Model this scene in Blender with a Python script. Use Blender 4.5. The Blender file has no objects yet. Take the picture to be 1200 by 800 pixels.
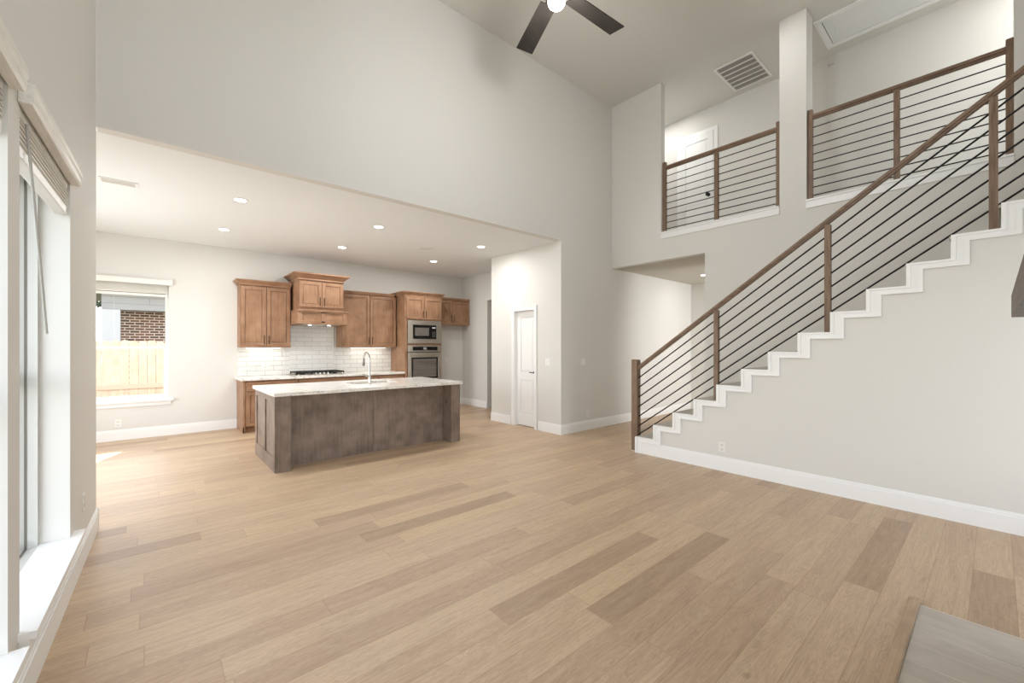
import bpy, bmesh, math, random
from mathutils import Vector, Matrix

random.seed(7)
SC = bpy.context.scene
COL = SC.collection
PI = math.pi

# ------------------------------------------------------------------ camera
cam_data = bpy.data.cameras.new('camera')
cam = bpy.data.objects.new('camera', cam_data)
COL.objects.link(cam)
cam.location = (0, 0, 1.52)
cam.rotation_euler = (PI / 2, 0, -math.radians(40.876))
cam_data.sensor_width = 36.0
cam_data.lens = 36.0 * 490.7 / 1200.0
cam_data.shift_y = 6.3 / 1200.0
cam_data.clip_start = 0.02
cam_data.clip_end = 200
SC.camera = cam

# ------------------------------------------------------------------ view
SC.view_settings.view_transform = 'Standard'
SC.view_settings.look = 'None'
SC.view_settings.gamma = 1
SC.view_settings.use_curve_mapping = False
SC.view_settings.exposure = 0.42
SC.cycles.max_bounces = 10
SC.cycles.diffuse_bounces = 7
SC.cycles.glossy_bounces = 4
SC.cycles.transparent_max_bounces = 12
SC.cycles.sample_clamp_indirect = 6
SC.cycles.use_denoising = True

# ------------------------------------------------------------------ sky and sun
world = bpy.data.worlds.new('sky')
SC.world = world
world.use_nodes = True
wn = world.node_tree.nodes
wl = world.node_tree.links
wn.clear()
w_out = wn.new('ShaderNodeOutputWorld')
w_bg = wn.new('ShaderNodeBackground')
w_sky = wn.new('ShaderNodeTexSky')
w_sky.sky_type = 'NISHITA'
w_sky.sun_disc = False
w_sky.sun_elevation = math.radians(30)
w_sky.sun_rotation = math.radians(23)
w_hsv = wn.new('ShaderNodeHueSaturation')
w_hsv.inputs['Saturation'].default_value = 0.45
wl.new(w_sky.outputs[0], w_hsv.inputs['Color'])
wl.new(w_hsv.outputs[0], w_bg.inputs[0])
w_bg.inputs[1].default_value = 0.55
wl.new(w_bg.outputs[0], w_out.inputs[0])

sun_d = bpy.data.lights.new('sun', 'SUN')
sun_d.energy = 13.0
sun_d.angle = math.radians(0.5)
sun_d.color = (1, 0.95, 0.88)
sun = bpy.data.objects.new('sun', sun_d)
COL.objects.link(sun)
_sd = Vector((-0.385 * math.cos(math.radians(31)), -0.923 * math.cos(math.radians(31)), -math.sin(math.radians(31))))
sun.rotation_euler = _sd.to_track_quat('-Z', 'Y').to_euler()
sun.location = (6, 20, 12)

LW_P0 = Vector((-0.335, 4.979, 0))          # frame of the left wall, turned by 1.85 degrees
LW_ROT = -math.atan(0.03226)
LW_M = Matrix.Translation(LW_P0) @ Matrix.Rotation(LW_ROT, 4, 'Z')


def area_light(name, loc, direction, sx, sy, watts, color=(1, 1, 1)):
    d = bpy.data.lights.new(name, 'AREA')
    d.shape = 'RECTANGLE'
    d.size = sx
    d.size_y = sy
    d.energy = watts
    d.color = color
    o = bpy.data.objects.new(name, d)
    COL.objects.link(o)
    o.location = loc
    q = Vector(direction).to_track_quat('-Z', 'Y')
    o.rotation_euler = q.to_euler()
    return o


DAY = (0.92, 0.96, 1.0)
LWIN = [(-2.319, -1.209), (-3.589, -2.479), (-4.859, -3.749)]     # lower windows, along the left wall; the last is unseen, added for light
_ldir = (LW_M.to_3x3() @ Vector((1, 0, 0)))
for (a, b), watts in zip(LWIN, (12, 9, 5)):
    # daylight standing outside each left-wall opening, the added unseen window included
    area_light('daylight_fill', LW_M @ Vector((-0.75, (a + b) / 2, 1.5)), _ldir, 1.2, 2.3, watts, DAY)
area_light('daylight_fill', LW_M @ Vector((-0.75, (LWIN[1][0] + LWIN[1][1]) / 2, 4.75)), _ldir, 1.2, 1.7, 85, DAY)  # lamp for an unseen upper window, added to light the high walls
area_light('daylight_fill', (1.07, -1.95, 1.45), (0, 1, 0), 0.72, 2.1, 34, DAY)  # lamp at an unseen rear window, added to brighten the great room
area_light('daylight_fill', (4.3, -1.95, 1.45), (0, 1, 0), 1.5, 2.1, 20, DAY)  # second unseen rear window lamp, added to lift the left wall
area_light('daylight_fill', (0.5, -1.95, 4.75), (0, 1, 0), 1.7, 1.7, 28, DAY)  # upper rear window is unseen; its lamp is added for the high wall
area_light('daylight_fill', (7.6, -1.95, 4.9), (0, 1, 0), 1.0, 1.3, 14, DAY)  # added lamp at an unseen loft window, brightens the loft
area_light('daylight_fill', (9.1, 0.35, 1.5), (0, 1, 0), 1.6, 2.2, 85, DAY)  # added lamp at the unseen foyer window, brightens the hall
area_light('daylight_fill', (-1.95, 7.0, 1.6), (1, 0, 0), 2.4, 1.9, 80, DAY)  # added lamp at an unseen nook window, brightens the kitchen


# ------------------------------------------------------------------ materials
def lin(h):
    h = h.lstrip('#')
    r = []
    for i in (0, 2, 4):
        c = int(h[i:i + 2], 16) / 255
        r.append(c / 12.92 if c <= 0.04045 else ((c + 0.055) / 1.055) ** 2.4)
    return (*r, 1)


def new_mat(name):
    m = bpy.data.materials.new(name)
    m.use_nodes = True
    nt = m.node_tree
    p = nt.nodes['Principled BSDF']
    return m, nt, p


def N(nt, t, **kw):
    n = nt.nodes.new(t)
    for k, v in kw.items():
        setattr(n, k, v)
    return n


def plain(name, hexc, rough=0.5, metal=0.0, spec=0.5):
    m, nt, p = new_mat(name)
    p.inputs['Base Color'].default_value = lin(hexc)
    p.inputs['Roughness'].default_value = rough
    p.inputs['Metallic'].default_value = metal
    p.inputs['Specular IOR Level'].default_value = spec
    return m


def ramp(nt, stops):
    r = N(nt, 'ShaderNodeValToRGB')
    el = r.color_ramp.elements
    while len(el) < len(stops):
        el.new(0.5)
    for e, (pos, c) in zip(el, stops):
        e.position = pos
        e.color = lin(c) if isinstance(c, str) else c
    return r


def paint(name, hexc, rough=0.75, bump=0.06, scale=220):
    m, nt, p = new_mat(name)
    tc = N(nt, 'ShaderNodeTexCoord')
    nz = N(nt, 'ShaderNodeTexNoise')
    nz.inputs['Scale'].default_value = scale
    nz.inputs['Detail'].default_value = 2
    nt.links.new(tc.outputs['Object'], nz.inputs['Vector'])
    b = N(nt, 'ShaderNodeBump')
    b.inputs['Strength'].default_value = bump
    b.inputs['Distance'].default_value = 0.002
    nt.links.new(nz.outputs['Fac'], b.inputs['Height'])
    nt.links.new(b.outputs[0], p.inputs['Normal'])
    p.inputs['Base Color'].default_value = lin(hexc)
    p.inputs['Roughness'].default_value = rough
    p.inputs['Specular IOR Level'].default_value = 0.3
    return m


def wood(name, dark, mid, light, axis='Z', rough=0.45, scale=1.0, blotch=0.5, per_obj=True, knots=0.0):
    """stained wood; grain runs along the given local axis"""
    m, nt, p = new_mat(name)
    L = nt.links.new
    tc = N(nt, 'ShaderNodeTexCoord')
    oi = N(nt, 'ShaderNodeObjectInfo')
    off = N(nt, 'ShaderNodeVectorMath', operation='ADD')
    sc = N(nt, 'ShaderNodeVectorMath', operation='SCALE')
    comb = N(nt, 'ShaderNodeCombineXYZ')
    for i in range(3):
        L(oi.outputs['Random'], comb.inputs[i])
    L(comb.outputs[0], sc.inputs[0])
    sc.inputs['Scale'].default_value = 13.0 if per_obj else 0
    L(tc.outputs['Object'], off.inputs[0])
    L(sc.outputs[0], off.inputs[1])
    mp = N(nt, 'ShaderNodeMapping')
    s = {'X': (1.2, 22, 22), 'Y': (22, 1.2, 22), 'Z': (22, 22, 1.2)}[axis]
    mp.inputs['Scale'].default_value = [v * scale for v in s]
    L(off.outputs[0], mp.inputs['Vector'])
    n1 = N(nt, 'ShaderNodeTexNoise')
    n1.inputs['Scale'].default_value = 2.2
    n1.inputs['Detail'].default_value = 6
    n1.inputs['Roughness'].default_value = 0.62
    L(mp.outputs[0], n1.inputs['Vector'])
    n2 = N(nt, 'ShaderNodeTexNoise')
    n2.inputs['Scale'].default_value = 5.0
    n2.inputs['Detail'].default_value = 3
    L(off.outputs[0], n2.inputs['Vector'])
    mix = N(nt, 'ShaderNodeMix', data_type='FLOAT')
    mix.inputs['Factor'].default_value = blotch
    L(n1.outputs['Fac'], mix.inputs['A'])
    L(n2.outputs['Fac'], mix.inputs['B'])
    r = ramp(nt, [(0.3, dark), (0.5, mid), (0.7, light)])
    L(mix.outputs['Result'], r.inputs[0])
    colour = r.outputs[0]
    if knots:
        v = N(nt, 'ShaderNodeTexVoronoi')
        v.inputs['Scale'].default_value = 2.6
        dv = N(nt, 'ShaderNodeVectorMath', operation='ADD')
        ds = N(nt, 'ShaderNodeVectorMath', operation='SCALE')
        ds.inputs['Scale'].default_value = 0.12
        L(n2.outputs['Color'], ds.inputs[0])
        L(off.outputs[0], dv.inputs[0])
        L(ds.outputs[0], dv.inputs[1])
        L(dv.outputs[0], v.inputs['Vector'])
        kr_ = N(nt, 'ShaderNodeMapRange')
        kr_.inputs['From Min'].default_value = 0.04
        kr_.inputs['From Max'].default_value = 0.22
        kr_.inputs['To Min'].default_value = knots
        kr_.inputs['To Max'].default_value = 0.0
        L(v.outputs['Distance'], kr_.inputs['Value'])
        km = N(nt, 'ShaderNodeMix', data_type='RGBA')
        L(kr_.outputs[0], km.inputs['Factor'])
        L(colour, km.inputs['A'])
        km.inputs['B'].default_value = lin('#3E332B')
        colour = km.outputs['Result']
    L(colour, p.inputs['Base Color'])
    b = N(nt, 'ShaderNodeBump')
    b.inputs['Strength'].default_value = 0.08
    b.inputs['Distance'].default_value = 0.003
    L(n1.outputs['Fac'], b.inputs['Height'])
    L(b.outputs[0], p.inputs['Normal'])
    p.inputs['Roughness'].default_value = rough
    p.inputs['Specular IOR Level'].default_value = 0.35
    return m


def math_node(nt, op, a, b=None, c=None):
    n = N(nt, 'ShaderNodeMath', operation=op)
    for i, v in enumerate((a, b, c)):
        if v is None:
            continue
        if isinstance(v, (int, float)):
            n.inputs[i].default_value = v
        else:
            nt.links.new(v, n.inputs[i])
    return n.outputs[0]


def plank_floor():
    m, nt, p = new_mat('oak_planks')
    L = nt.links.new
    W, LEN = 0.182, 1.55
    tc = N(nt, 'ShaderNodeTexCoord')
    sep = N(nt, 'ShaderNodeSeparateXYZ')
    L(tc.outputs['Object'], sep.inputs[0])
    X, Y = sep.outputs['X'], sep.outputs['Y']
    yr = math_node(nt, 'DIVIDE', math_node(nt, 'ADD', Y, 0.08), W)
    row = math_node(nt, 'FLOOR', yr)
    fy = math_node(nt, 'FRACT', yr)
    wr = N(nt, 'ShaderNodeTexWhiteNoise', noise_dimensions='1D')
    L(row, wr.inputs['W'])
    xs = math_node(nt, 'ADD', math_node(nt, 'DIVIDE', X, LEN), math_node(nt, 'MULTIPLY', wr.outputs['Value'], 7.3))
    colm = math_node(nt, 'FLOOR', xs)
    fx = math_node(nt, 'FRACT', xs)
    cv = N(nt, 'ShaderNodeCombineXYZ')
    L(row, cv.inputs[0])
    L(colm, cv.inputs[1])
    wp = N(nt, 'ShaderNodeTexWhiteNoise', noise_dimensions='2D')
    L(cv.outputs[0], wp.inputs['Vector'])
    # per plank shift of the grain
    wsc = N(nt, 'ShaderNodeVectorMath', operation='SCALE')
    L(wp.outputs['Color'], wsc.inputs[0])
    wsc.inputs['Scale'].default_value = 40
    add = N(nt, 'ShaderNodeVectorMath', operation='ADD')
    L(tc.outputs['Object'], add.inputs[0])
    L(wsc.outputs[0], add.inputs[1])
    mp = N(nt, 'ShaderNodeMapping')
    mp.inputs['Scale'].default_value = (1.1, 11, 1)
    L(add.outputs[0], mp.inputs['Vector'])
    g1 = N(nt, 'ShaderNodeTexNoise')
    g1.inputs['Scale'].default_value = 1.6
    g1.inputs['Detail'].default_value = 5
    g1.inputs['Roughness'].default_value = 0.6
    g1.inputs['Distortion'].default_value = 0.7
    L(mp.outputs[0], g1.inputs['Vector'])
    # cathedral rings
    rings = math_node(nt, 'FRACT', math_node(nt, 'MULTIPLY', g1.outputs['Fac'], 13.0))
    rings = math_node(nt, 'ABSOLUTE', math_node(nt, 'SUBTRACT', rings, 0.5))
    mp2 = N(nt, 'ShaderNodeMapping')
    mp2.inputs['Scale'].default_value = (3, 90, 1)
    L(add.outputs[0], mp2.inputs['Vector'])
    g2 = N(nt, 'ShaderNodeTexNoise')
    g2.inputs['Scale'].default_value = 1.4
    g2.inputs['Detail'].default_value = 3
    L(mp2.outputs[0], g2.inputs['Vector'])
    # knots
    vk = N(nt, 'ShaderNodeTexVoronoi')
    vk.inputs['Scale'].default_value = 1.15
    mpk = N(nt, 'ShaderNodeMapping')
    mpk.inputs['Scale'].default_value = (0.8, 1.3, 1)
    L(tc.outputs['Object'], mpk.inputs['Vector'])
    L(mpk.outputs[0], vk.inputs['Vector'])
    knot = N(nt, 'ShaderNodeMapRange')
    knot.inputs['From Min'].default_value = 0.010
    knot.inputs['From Max'].default_value = 0.035
    knot.inputs['To Min'].default_value = 0.6
    knot.inputs['To Max'].default_value = 0.0
    L(vk.outputs['Distance'], knot.inputs['Value'])
    base = ramp(nt, [(0.0, '#AF967C'), (0.08, '#BBA187'), (0.5, '#C5AC90'), (0.8, '#C9B194'), (1.0, '#CDB494')])
    L(wp.outputs['Value'], base.inputs[0])
    t = math_node(nt, 'MULTIPLY', rings, 0.42)
    t = math_node(nt, 'ADD', t, math_node(nt, 'MULTIPLY', g2.outputs['Fac'], 0.38))
    t = math_node(nt, 'ADD', t, math_node(nt, 'MULTIPLY', g1.outputs['Fac'], 0.55))
    t = math_node(nt, 'SUBTRACT', t, 0.36)
    mixg = N(nt, 'ShaderNodeMix', data_type='RGBA', blend_type='MULTIPLY')
    L(t, mixg.inputs['Factor'])
    L(base.outputs[0], mixg.inputs['A'])
    mixg.inputs['B'].default_value = lin('#937B66')
    mixk = N(nt, 'ShaderNodeMix', data_type='RGBA')
    L(knot.outputs[0], mixk.inputs['Factor'])
    L(mixg.outputs['Result'], mixk.inputs['A'])
    mixk.inputs['B'].default_value = lin('#6A513A')
    # joints
    dy = math_node(nt, 'MULTIPLY', math_node(nt, 'MINIMUM', fy, math_node(nt, 'SUBTRACT', 1.0, fy)), W)
    dx = math_node(nt, 'MULTIPLY', math_node(nt, 'MINIMUM', fx, math_node(nt, 'SUBTRACT', 1.0, fx)), LEN)
    dj = math_node(nt, 'MINIMUM', dx, dy)
    jm = N(nt, 'ShaderNodeMapRange')
    jm.inputs['From Min'].default_value = 0.0008
    jm.inputs['From Max'].default_value = 0.0026
    jm.inputs['To Min'].default_value = 0.45
    jm.inputs['To Max'].default_value = 0.0
    L(dj, jm.inputs['Value'])
    mixj = N(nt, 'ShaderNodeMix', data_type='RGBA')
    L(jm.outputs[0], mixj.inputs['Factor'])
    L(mixk.outputs['Result'], mixj.inputs['A'])
    mixj.inputs['B'].default_value = lin('#84684C')
    L(mixj.outputs['Result'], p.inputs['Base Color'])
    p.inputs['Roughness'].default_value = 0.42
    p.inputs['Specular IOR Level'].default_value = 0.35
    b = N(nt, 'ShaderNodeBump')
    b.inputs['Strength'].default_value = 0.10
    b.inputs['Distance'].default_value = 0.002
    L(math_node(nt, 'ADD', g2.outputs['Fac'], math_node(nt, 'MULTIPLY', rings, 0.5)), b.inputs['Height'])
    L(b.outputs[0], p.inputs['Normal'])
    return m


def granite():
    m, nt, p = new_mat('white_granite')
    L = nt.links.new
    tc = N(nt, 'ShaderNodeTexCoord')
    n1 = N(nt, 'ShaderNodeTexNoise')
    n1.inputs['Scale'].default_value = 7
    n1.inputs['Detail'].default_value = 8
    n1.inputs['Roughness'].default_value = 0.7
    L(tc.outputs['Object'], n1.inputs['Vector'])
    n2 = N(nt, 'ShaderNodeTexNoise')
    n2.inputs['Scale'].default_value = 55
    n2.inputs['Detail'].default_value = 4
    n2.inputs['Roughness'].default_value = 0.7
    L(tc.outputs['Object'], n2.inputs['Vector'])
    v = N(nt, 'ShaderNodeTexVoronoi')
    v.inputs['Scale'].default_value = 60
    L(tc.outputs['Object'], v.inputs['Vector'])
    r1 = ramp(nt, [(0.32, '#CFC6BC'), (0.45, '#EAE6DF'), (0.7, '#F5F3EF')])
    L(n1.outputs['Fac'], r1.inputs[0])
    r2 = ramp(nt, [(0.36, (0, 0, 0, 1)), (0.43, (1, 1, 1, 1))])
    L(n2.outputs['Fac'], r2.inputs[0])
    mx = N(nt, 'ShaderNodeMix', data_type='RGBA', blend_type='MIX')
    L(r2.outputs[0], mx.inputs['Factor'])
    mx.inputs['A'].default_value = lin('#77706C')
    L(r1.outputs[0], mx.inputs['B'])
    L(mx.outputs['Result'], p.inputs['Base Color'])
    p.inputs['Roughness'].default_value = 0.12
    return m


def glass_mat(name='window_glass'):
    m = bpy.data.materials.new(name)
    m.use_nodes = True
    nt = m.node_tree
    nt.nodes.clear()
    o = N(nt, 'ShaderNodeOutputMaterial')
    t = N(nt, 'ShaderNodeBsdfTransparent')
    g = N(nt, 'ShaderNodeBsdfGlossy')
    g.inputs['Roughness'].default_value = 0.02
    mx = N(nt, 'ShaderNodeMixShader')
    mx.inputs[0].default_value = 0.02
    nt.links.new(t.outputs[0], mx.inputs[1])
    nt.links.new(g.outputs[0], mx.inputs[2])
    nt.links.new(mx.outputs[0], o.inputs[0])
    return m


def emit(name, color, strength):
    m = bpy.data.materials.new(name)
    m.use_nodes = True
    nt = m.node_tree
    nt.nodes.clear()
    o = N(nt, 'ShaderNodeOutputMaterial')
    e = N(nt, 'ShaderNodeEmission')
    e.inputs[0].default_value = (*color, 1)
    e.inputs[1].default_value = strength
    nt.links.new(e.outputs[0], o.inputs[0])
    return m


def brick_mat(name, c1, c2, mortar, bw, bh, ms, axes='XZ', bump=0.4, rough=0.8, offset=0.5, bias=0.0):
    m, nt, p = new_mat(name)
    L = nt.links.new
    tc = N(nt, 'ShaderNodeTexCoord')
    sep = N(nt, 'ShaderNodeSeparateXYZ')
    L(tc.outputs['Object'], sep.inputs[0])
    cb = N(nt, 'ShaderNodeCombineXYZ')
    L(sep.outputs[axes[0]], cb.inputs[0])
    L(sep.outputs[axes[1]], cb.inputs[1])
    b = N(nt, 'ShaderNodeTexBrick')
    b.offset = offset
    b.inputs['Scale'].default_value = 1
    b.inputs['Brick Width'].default_value = bw
    b.inputs['Row Height'].default_value = bh
    b.inputs['Mortar Size'].default_value = ms
    b.inputs['Mortar Smooth'].default_value = 0.3
    b.inputs['Bias'].default_value = bias
    b.inputs['Color1'].default_value = lin(c1)
    b.inputs['Color2'].default_value = lin(c2)
    b.inputs['Mortar'].default_value = lin(mortar)
    L(cb.outputs[0], b.inputs['Vector'])
    L(b.outputs['Color'], p.inputs['Base Color'])
    bp = N(nt, 'ShaderNodeBump')
    bp.invert = True
    bp.inputs['Strength'].default_value = bump
    bp.inputs['Distance'].default_value = 0.006
    L(b.outputs['Fac'], bp.inputs['Height'])
    L(bp.outputs[0], p.inputs['Normal'])
    p.inputs['Roughness'].default_value = rough
    return m


M = {}
M['wall'] = paint('wall_paint', '#D8D6D1')
M['ceil'] = paint('ceiling_paint', '#E6E8E8', bump=0.1, scale=160)
M['ceilshade'] = paint('ceiling_paint_shaded', '#D6D5CF', bump=0.1, scale=160)  # same paint as the kitchen ceiling, darkened to paint in its shade
M['trim'] = plain('white_trim', '#EDEDEC', 0.35)
M['door'] = plain('white_door', '#E9E9E8', 0.4)
M['vinyl'] = plain('white_vinyl', '#E4E3DE', 0.4)
M['wand'] = plain('wand_grey', '#B2B0AA', 0.4)
M['frame'] = plain('window_frame_grey', '#C2C1BB', 0.5)
M['track'] = plain('window_track', '#6E6A60', 0.6)
M['floor'] = plank_floor()
M['cab'] = wood('cabinet_stain', '#7E5D45', '#9A765B', '#AE8B6E', 'Z')
M['cabx'] = wood('cabinet_stain_rail', '#7E5D45', '#9A765B', '#AE8B6E', 'X')
M['isl'] = wood('island_stain', '#66564A', '#827266', '#968577', 'Z', blotch=0.62, knots=0.45)
M['rail'] = wood('railing_stain', '#5A4638', '#7A6350', '#927966', 'Z', scale=1.6, blotch=0.25)
M['raily'] = wood('railing_stain_long', '#5A4638', '#7A6350', '#927966', 'Y', scale=1.6, blotch=0.25)
M['mantel'] = wood('mantel_stain', '#2E231C', '#5A473A', '#7A6554', 'X', scale=1.8, blotch=0.2)
M['black'] = plain('black_metal', '#1E1C1B', 0.4, 0.6)
M['bronze'] = plain('dark_bronze', '#3A2E26', 0.35, 0.8)
M['steel'] = plain('stainless_steel', '#C9C3BA', 0.28, 1.0)
M['chrome'] = plain('brushed_nickel', '#C8C6C2', 0.18, 1.0)
M['blackglass'] = plain('black_glass', '#0C0B0B', 0.06)
M['dark'] = plain('dark_void', '#14110F', 0.8)
M['grate'] = plain('cast_iron', '#2B2723', 0.55, 0.3)
M['granite'] = granite()
M['carpet'] = paint('carpet', '#BDB8AE', 0.95, 0.8, 420)
M['tile'] = brick_mat('subway_tile', '#E9E8E4', '#E3E2DE', '#C9C7C1', 0.30, 0.092, 0.006, 'XZ', 0.7, 0.18)
M['tile2'] = brick_mat('square_tile', '#EAE9E5', '#E4E3DF', '#CFCDC7', 0.30, 0.092, 0.005, 'XZ', 0.6, 0.18, offset=0.5)
M['plastic'] = plain('white_plastic', '#E8E7E3', 0.35)
M['socket'] = plain('socket_grey', '#D2D0CB', 0.5)
M['glass'] = glass_mat()
M['slat'] = wood('blind_slat', '#CFCCC2', '#E0DDD5', '#EAE8E1', 'Y', scale=2.0, blotch=0.3)
M['slatx'] = wood('blind_slat_x', '#CFCCC2', '#E0DDD5', '#EAE8E1', 'X', scale=2.0, blotch=0.3)
M['lamp'] = emit('lamp_glow', (1.0, 0.96, 0.9), 9)
M['globe'] = emit('fan_lamp_glow', (1.0, 0.97, 0.92), 14)
M['led'] = emit('led_glow', (1.0, 0.93, 0.84), 4)
M['fanblade'] = wood('fan_blade_stain', '#1E1B19', '#2B2724', '#37322E', 'X', rough=0.5)
M['hearth'] = wood('hearth_tile', '#A59B90', '#B4AA9F', '#BFB6AB', 'Y', scale=0.8, blotch=0.5, per_obj=True, rough=0.5)
M['grout'] = plain('pale_grout', '#E4E0D8', 0.8)
M['nosing'] = wood('oak_nosing', '#8F7860', '#A68D72', '#B59C80', 'X', rough=0.4)
M['fence'] = wood('cedar_fence', '#BBA48F', '#CFB8A3', '#DBC8B5', 'Z', rough=0.8, scale=0.6)
M['housebrick'] = brick_mat('house_brick', '#7A5546', '#4C3A33', '#C9BFB2', 0.235, 0.085, 0.014, 'XZ', 0.5, 0.9)
M['siding'] = brick_mat('house_siding', '#9A9A99', '#929291', '#7E7E7D', 9.0, 0.19, 0.008, 'XZ', 0.6, 0.7)
M['houseTrim'] = plain('house_trim', '#B9BBBC', 0.7)
M['roof'] = plain('roof_shingle', '#7C7672', 0.9)
M['grass'] = plain('lawn', '#4E5439', 0.95)
M['leaf'] = plain('tree_leaf', '#3E4A34', 0.9)


# ------------------------------------------------------------------ mesh helpers
class MB:
    def __init__(self):
        self.bm = bmesh.new()

    def box(self, x0, x1, y0, y1, z0, z1):
        bm = self.bm
        v = [bm.verts.new(p) for p in ((x0, y0, z0), (x1, y0, z0), (x1, y1, z0), (x0, y1, z0),
                                       (x0, y0, z1), (x1, y0, z1), (x1, y1, z1), (x0, y1, z1))]
        for f in ((0, 3, 2, 1), (4, 5, 6, 7), (0, 1, 5, 4), (1, 2, 6, 5), (2, 3, 7, 6), (3, 0, 4, 7)):
            bm.faces.new([v[i] for i in f])
        return self

    def prism(self, poly, axis, a, b):
        """extrude a 2-D polygon along an axis; poly in the two other axes in xyz order"""
        bm = self.bm

        def P(u, v, w):
            return {'X': (w, u, v), 'Y': (u, w, v), 'Z': (u, v, w)}[axis]
        lo = [bm.verts.new(P(u, v, a)) for u, v in poly]
        hi = [bm.verts.new(P(u, v, b)) for u, v in poly]
        bm.faces.new(lo[::-1])
        bm.faces.new(hi)
        n = len(poly)
        for i in range(n):
            j = (i + 1) % n
            bm.faces.new([lo[i], lo[j], hi[j], hi[i]])
        return self

    def frustum(self, b0, z0, b1, z1):
        """b = (x0,x1,y0,y1) at z0 and z1: crown mouldings"""
        bm = self.bm
        v = []
        for (x0, x1, y0, y1), z in ((b0, z0), (b1, z1)):
            v += [bm.verts.new(p) for p in ((x0, y0, z), (x1, y0, z), (x1, y1, z), (x0, y1, z))]
        for f in ((0, 3, 2, 1), (4, 5, 6, 7), (0, 1, 5, 4), (1, 2, 6, 5), (2, 3, 7, 6), (3, 0, 4, 7)):
            bm.faces.new([v[i] for i in f])
        return self

    def tube(self, pts, r, seg=10):
        bm = self.bm
        pts = [Vector(p) for p in pts]
        rs = r if isinstance(r, (list, tuple)) else [r] * len(pts)
        rings = []
        up = Vector((0, 0, 1))
        prev_n = None
        for i, p in enumerate(pts):
            if i == 0:
                t = pts[1] - p
            elif i == len(pts) - 1:
                t = p - pts[i - 1]
            else:
                t = (pts[i + 1] - p).normalized() + (p - pts[i - 1]).normalized()
            t.normalize()
            if prev_n is None:
                n = t.cross(up)
                if n.length < 1e-4:
                    n = t.cross(Vector((1, 0, 0)))
            else:
                n = prev_n - t * prev_n.dot(t)
            n.normalize()
            prev_n = n
            b = t.cross(n)
            rings.append([bm.verts.new(p + (n * math.cos(2 * PI * k / seg) + b * math.sin(2 * PI * k / seg)) * rs[i]) for k in range(seg)])
        for a, b in zip(rings, rings[1:]):
            for k in range(seg):
                j = (k + 1) % seg
                bm.faces.new([a[k], a[j], b[j], b[k]])
        bm.faces.new(rings[0][::-1])
        bm.faces.new(rings[-1])
        return self

    def cyl(self, c, r, z0, z1, seg=24, r2=None):
        bm = self.bm
        r2 = r if r2 is None else r2
        lo = [bm.verts.new((c[0] + r * math.cos(2 * PI * k / seg), c[1] + r * math.sin(2 * PI * k / seg), z0)) for k in range(seg)]
        hi = [bm.verts.new((c[0] + r2 * math.cos(2 * PI * k / seg), c[1] + r2 * math.sin(2 * PI * k / seg), z1)) for k in range(seg)]
        bm.faces.new(lo[::-1])
        bm.faces.new(hi)
        for k in range(seg):
            j = (k + 1) % seg
            bm.faces.new([lo[k], lo[j], hi[j], hi[k]])
        return self

    def ring(self, c, r_in, r_out, z0, z1, seg=28):
        bm = self.bm

        def circ(r, z):
            return [bm.verts.new((c[0] + r * math.cos(2 * PI * k / seg), c[1] + r * math.sin(2 * PI * k / seg), z)) for k in range(seg)]
        a, b, c2, d = circ(r_in, z0), circ(r_out, z0), circ(r_out, z1), circ(r_in, z1)
        for p, q in ((a, b), (b, c2), (c2, d), (d, a)):
            for k in range(seg):
                j = (k + 1) % seg
                bm.faces.new([p[k], q[k], q[j], p[j]])
        return self

    def lathe(self, c, prof, seg=24):
        bm = self.bm
        rings = [[bm.verts.new((c[0] + r * math.cos(2 * PI * k / seg), c[1] + r * math.sin(2 * PI * k / seg), c[2] + z)) for k in range(seg)] for r, z in prof]
        for a, b in zip(rings, rings[1:]):
            for k in range(seg):
                j = (k + 1) % seg
                bm.faces.new([a[k], a[j], b[j], b[k]])
        bm.faces.new(rings[0][::-1])
        bm.faces.new(rings[-1])
        return self


def world_matrix(o):
    m = o.matrix_basis.copy()
    p = o.parent
    while p is not None:
        m = p.matrix_basis @ m
        p = p.parent
    return m


def obj(name, mb, mat, parent=None, bevel=0.0, smooth=False, frame=None, origin=None):
    """link the collected shapes as ONE mesh object. Coordinates are world ones (or local to frame)."""
    bm = mb.bm
    bmesh.ops.recalc_face_normals(bm, faces=bm.faces)
    me = bpy.data.meshes.new(name)
    if frame is not None:
        bm.transform(frame)
    if origin is None:
        xs = [v.co for v in bm.verts]
        lo = Vector((min(c.x for c in xs), min(c.y for c in xs), min(c.z for c in xs)))
        hi = Vector((max(c.x for c in xs), max(c.y for c in xs), max(c.z for c in xs)))
        origin = Vector(((lo.x + hi.x) / 2, (lo.y + hi.y) / 2, lo.z))
    origin = Vector(origin)
    bm.transform(Matrix.Translation(-origin))
    bm.to_mesh(me)
    bm.free()
    me.materials.append(mat)
    if smooth:
        for f in me.polygons:
            f.use_smooth = True
        try:
            me.set_sharp_from_angle(angle=math.radians(40))
        except Exception:
            pass
    o = bpy.data.objects.new(name, me)
    COL.objects.link(o)
    if parent is not None:
        o.parent = parent
        o.matrix_basis = world_matrix(parent).inverted() @ Matrix.Translation(origin)
    else:
        o.location = origin
    if bevel:
        b = o.modifiers.new('bevel', 'BEVEL')
        b.width = bevel
        b.segments = 2
        b.limit_method = 'ANGLE'
    return o


def thing(name, label, cat, loc, group=None):
    o = bpy.data.objects.new(name, None)
    COL.objects.link(o)
    o.empty_display_size = 0.1
    o.location = loc
    o['label'] = label
    o['category'] = cat
    if group:
        o['group'] = group
    return o


def tag(o, label, cat, group=None):
    o['label'] = label
    o['category'] = cat
    if group:
        o['group'] = group
    return o


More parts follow.
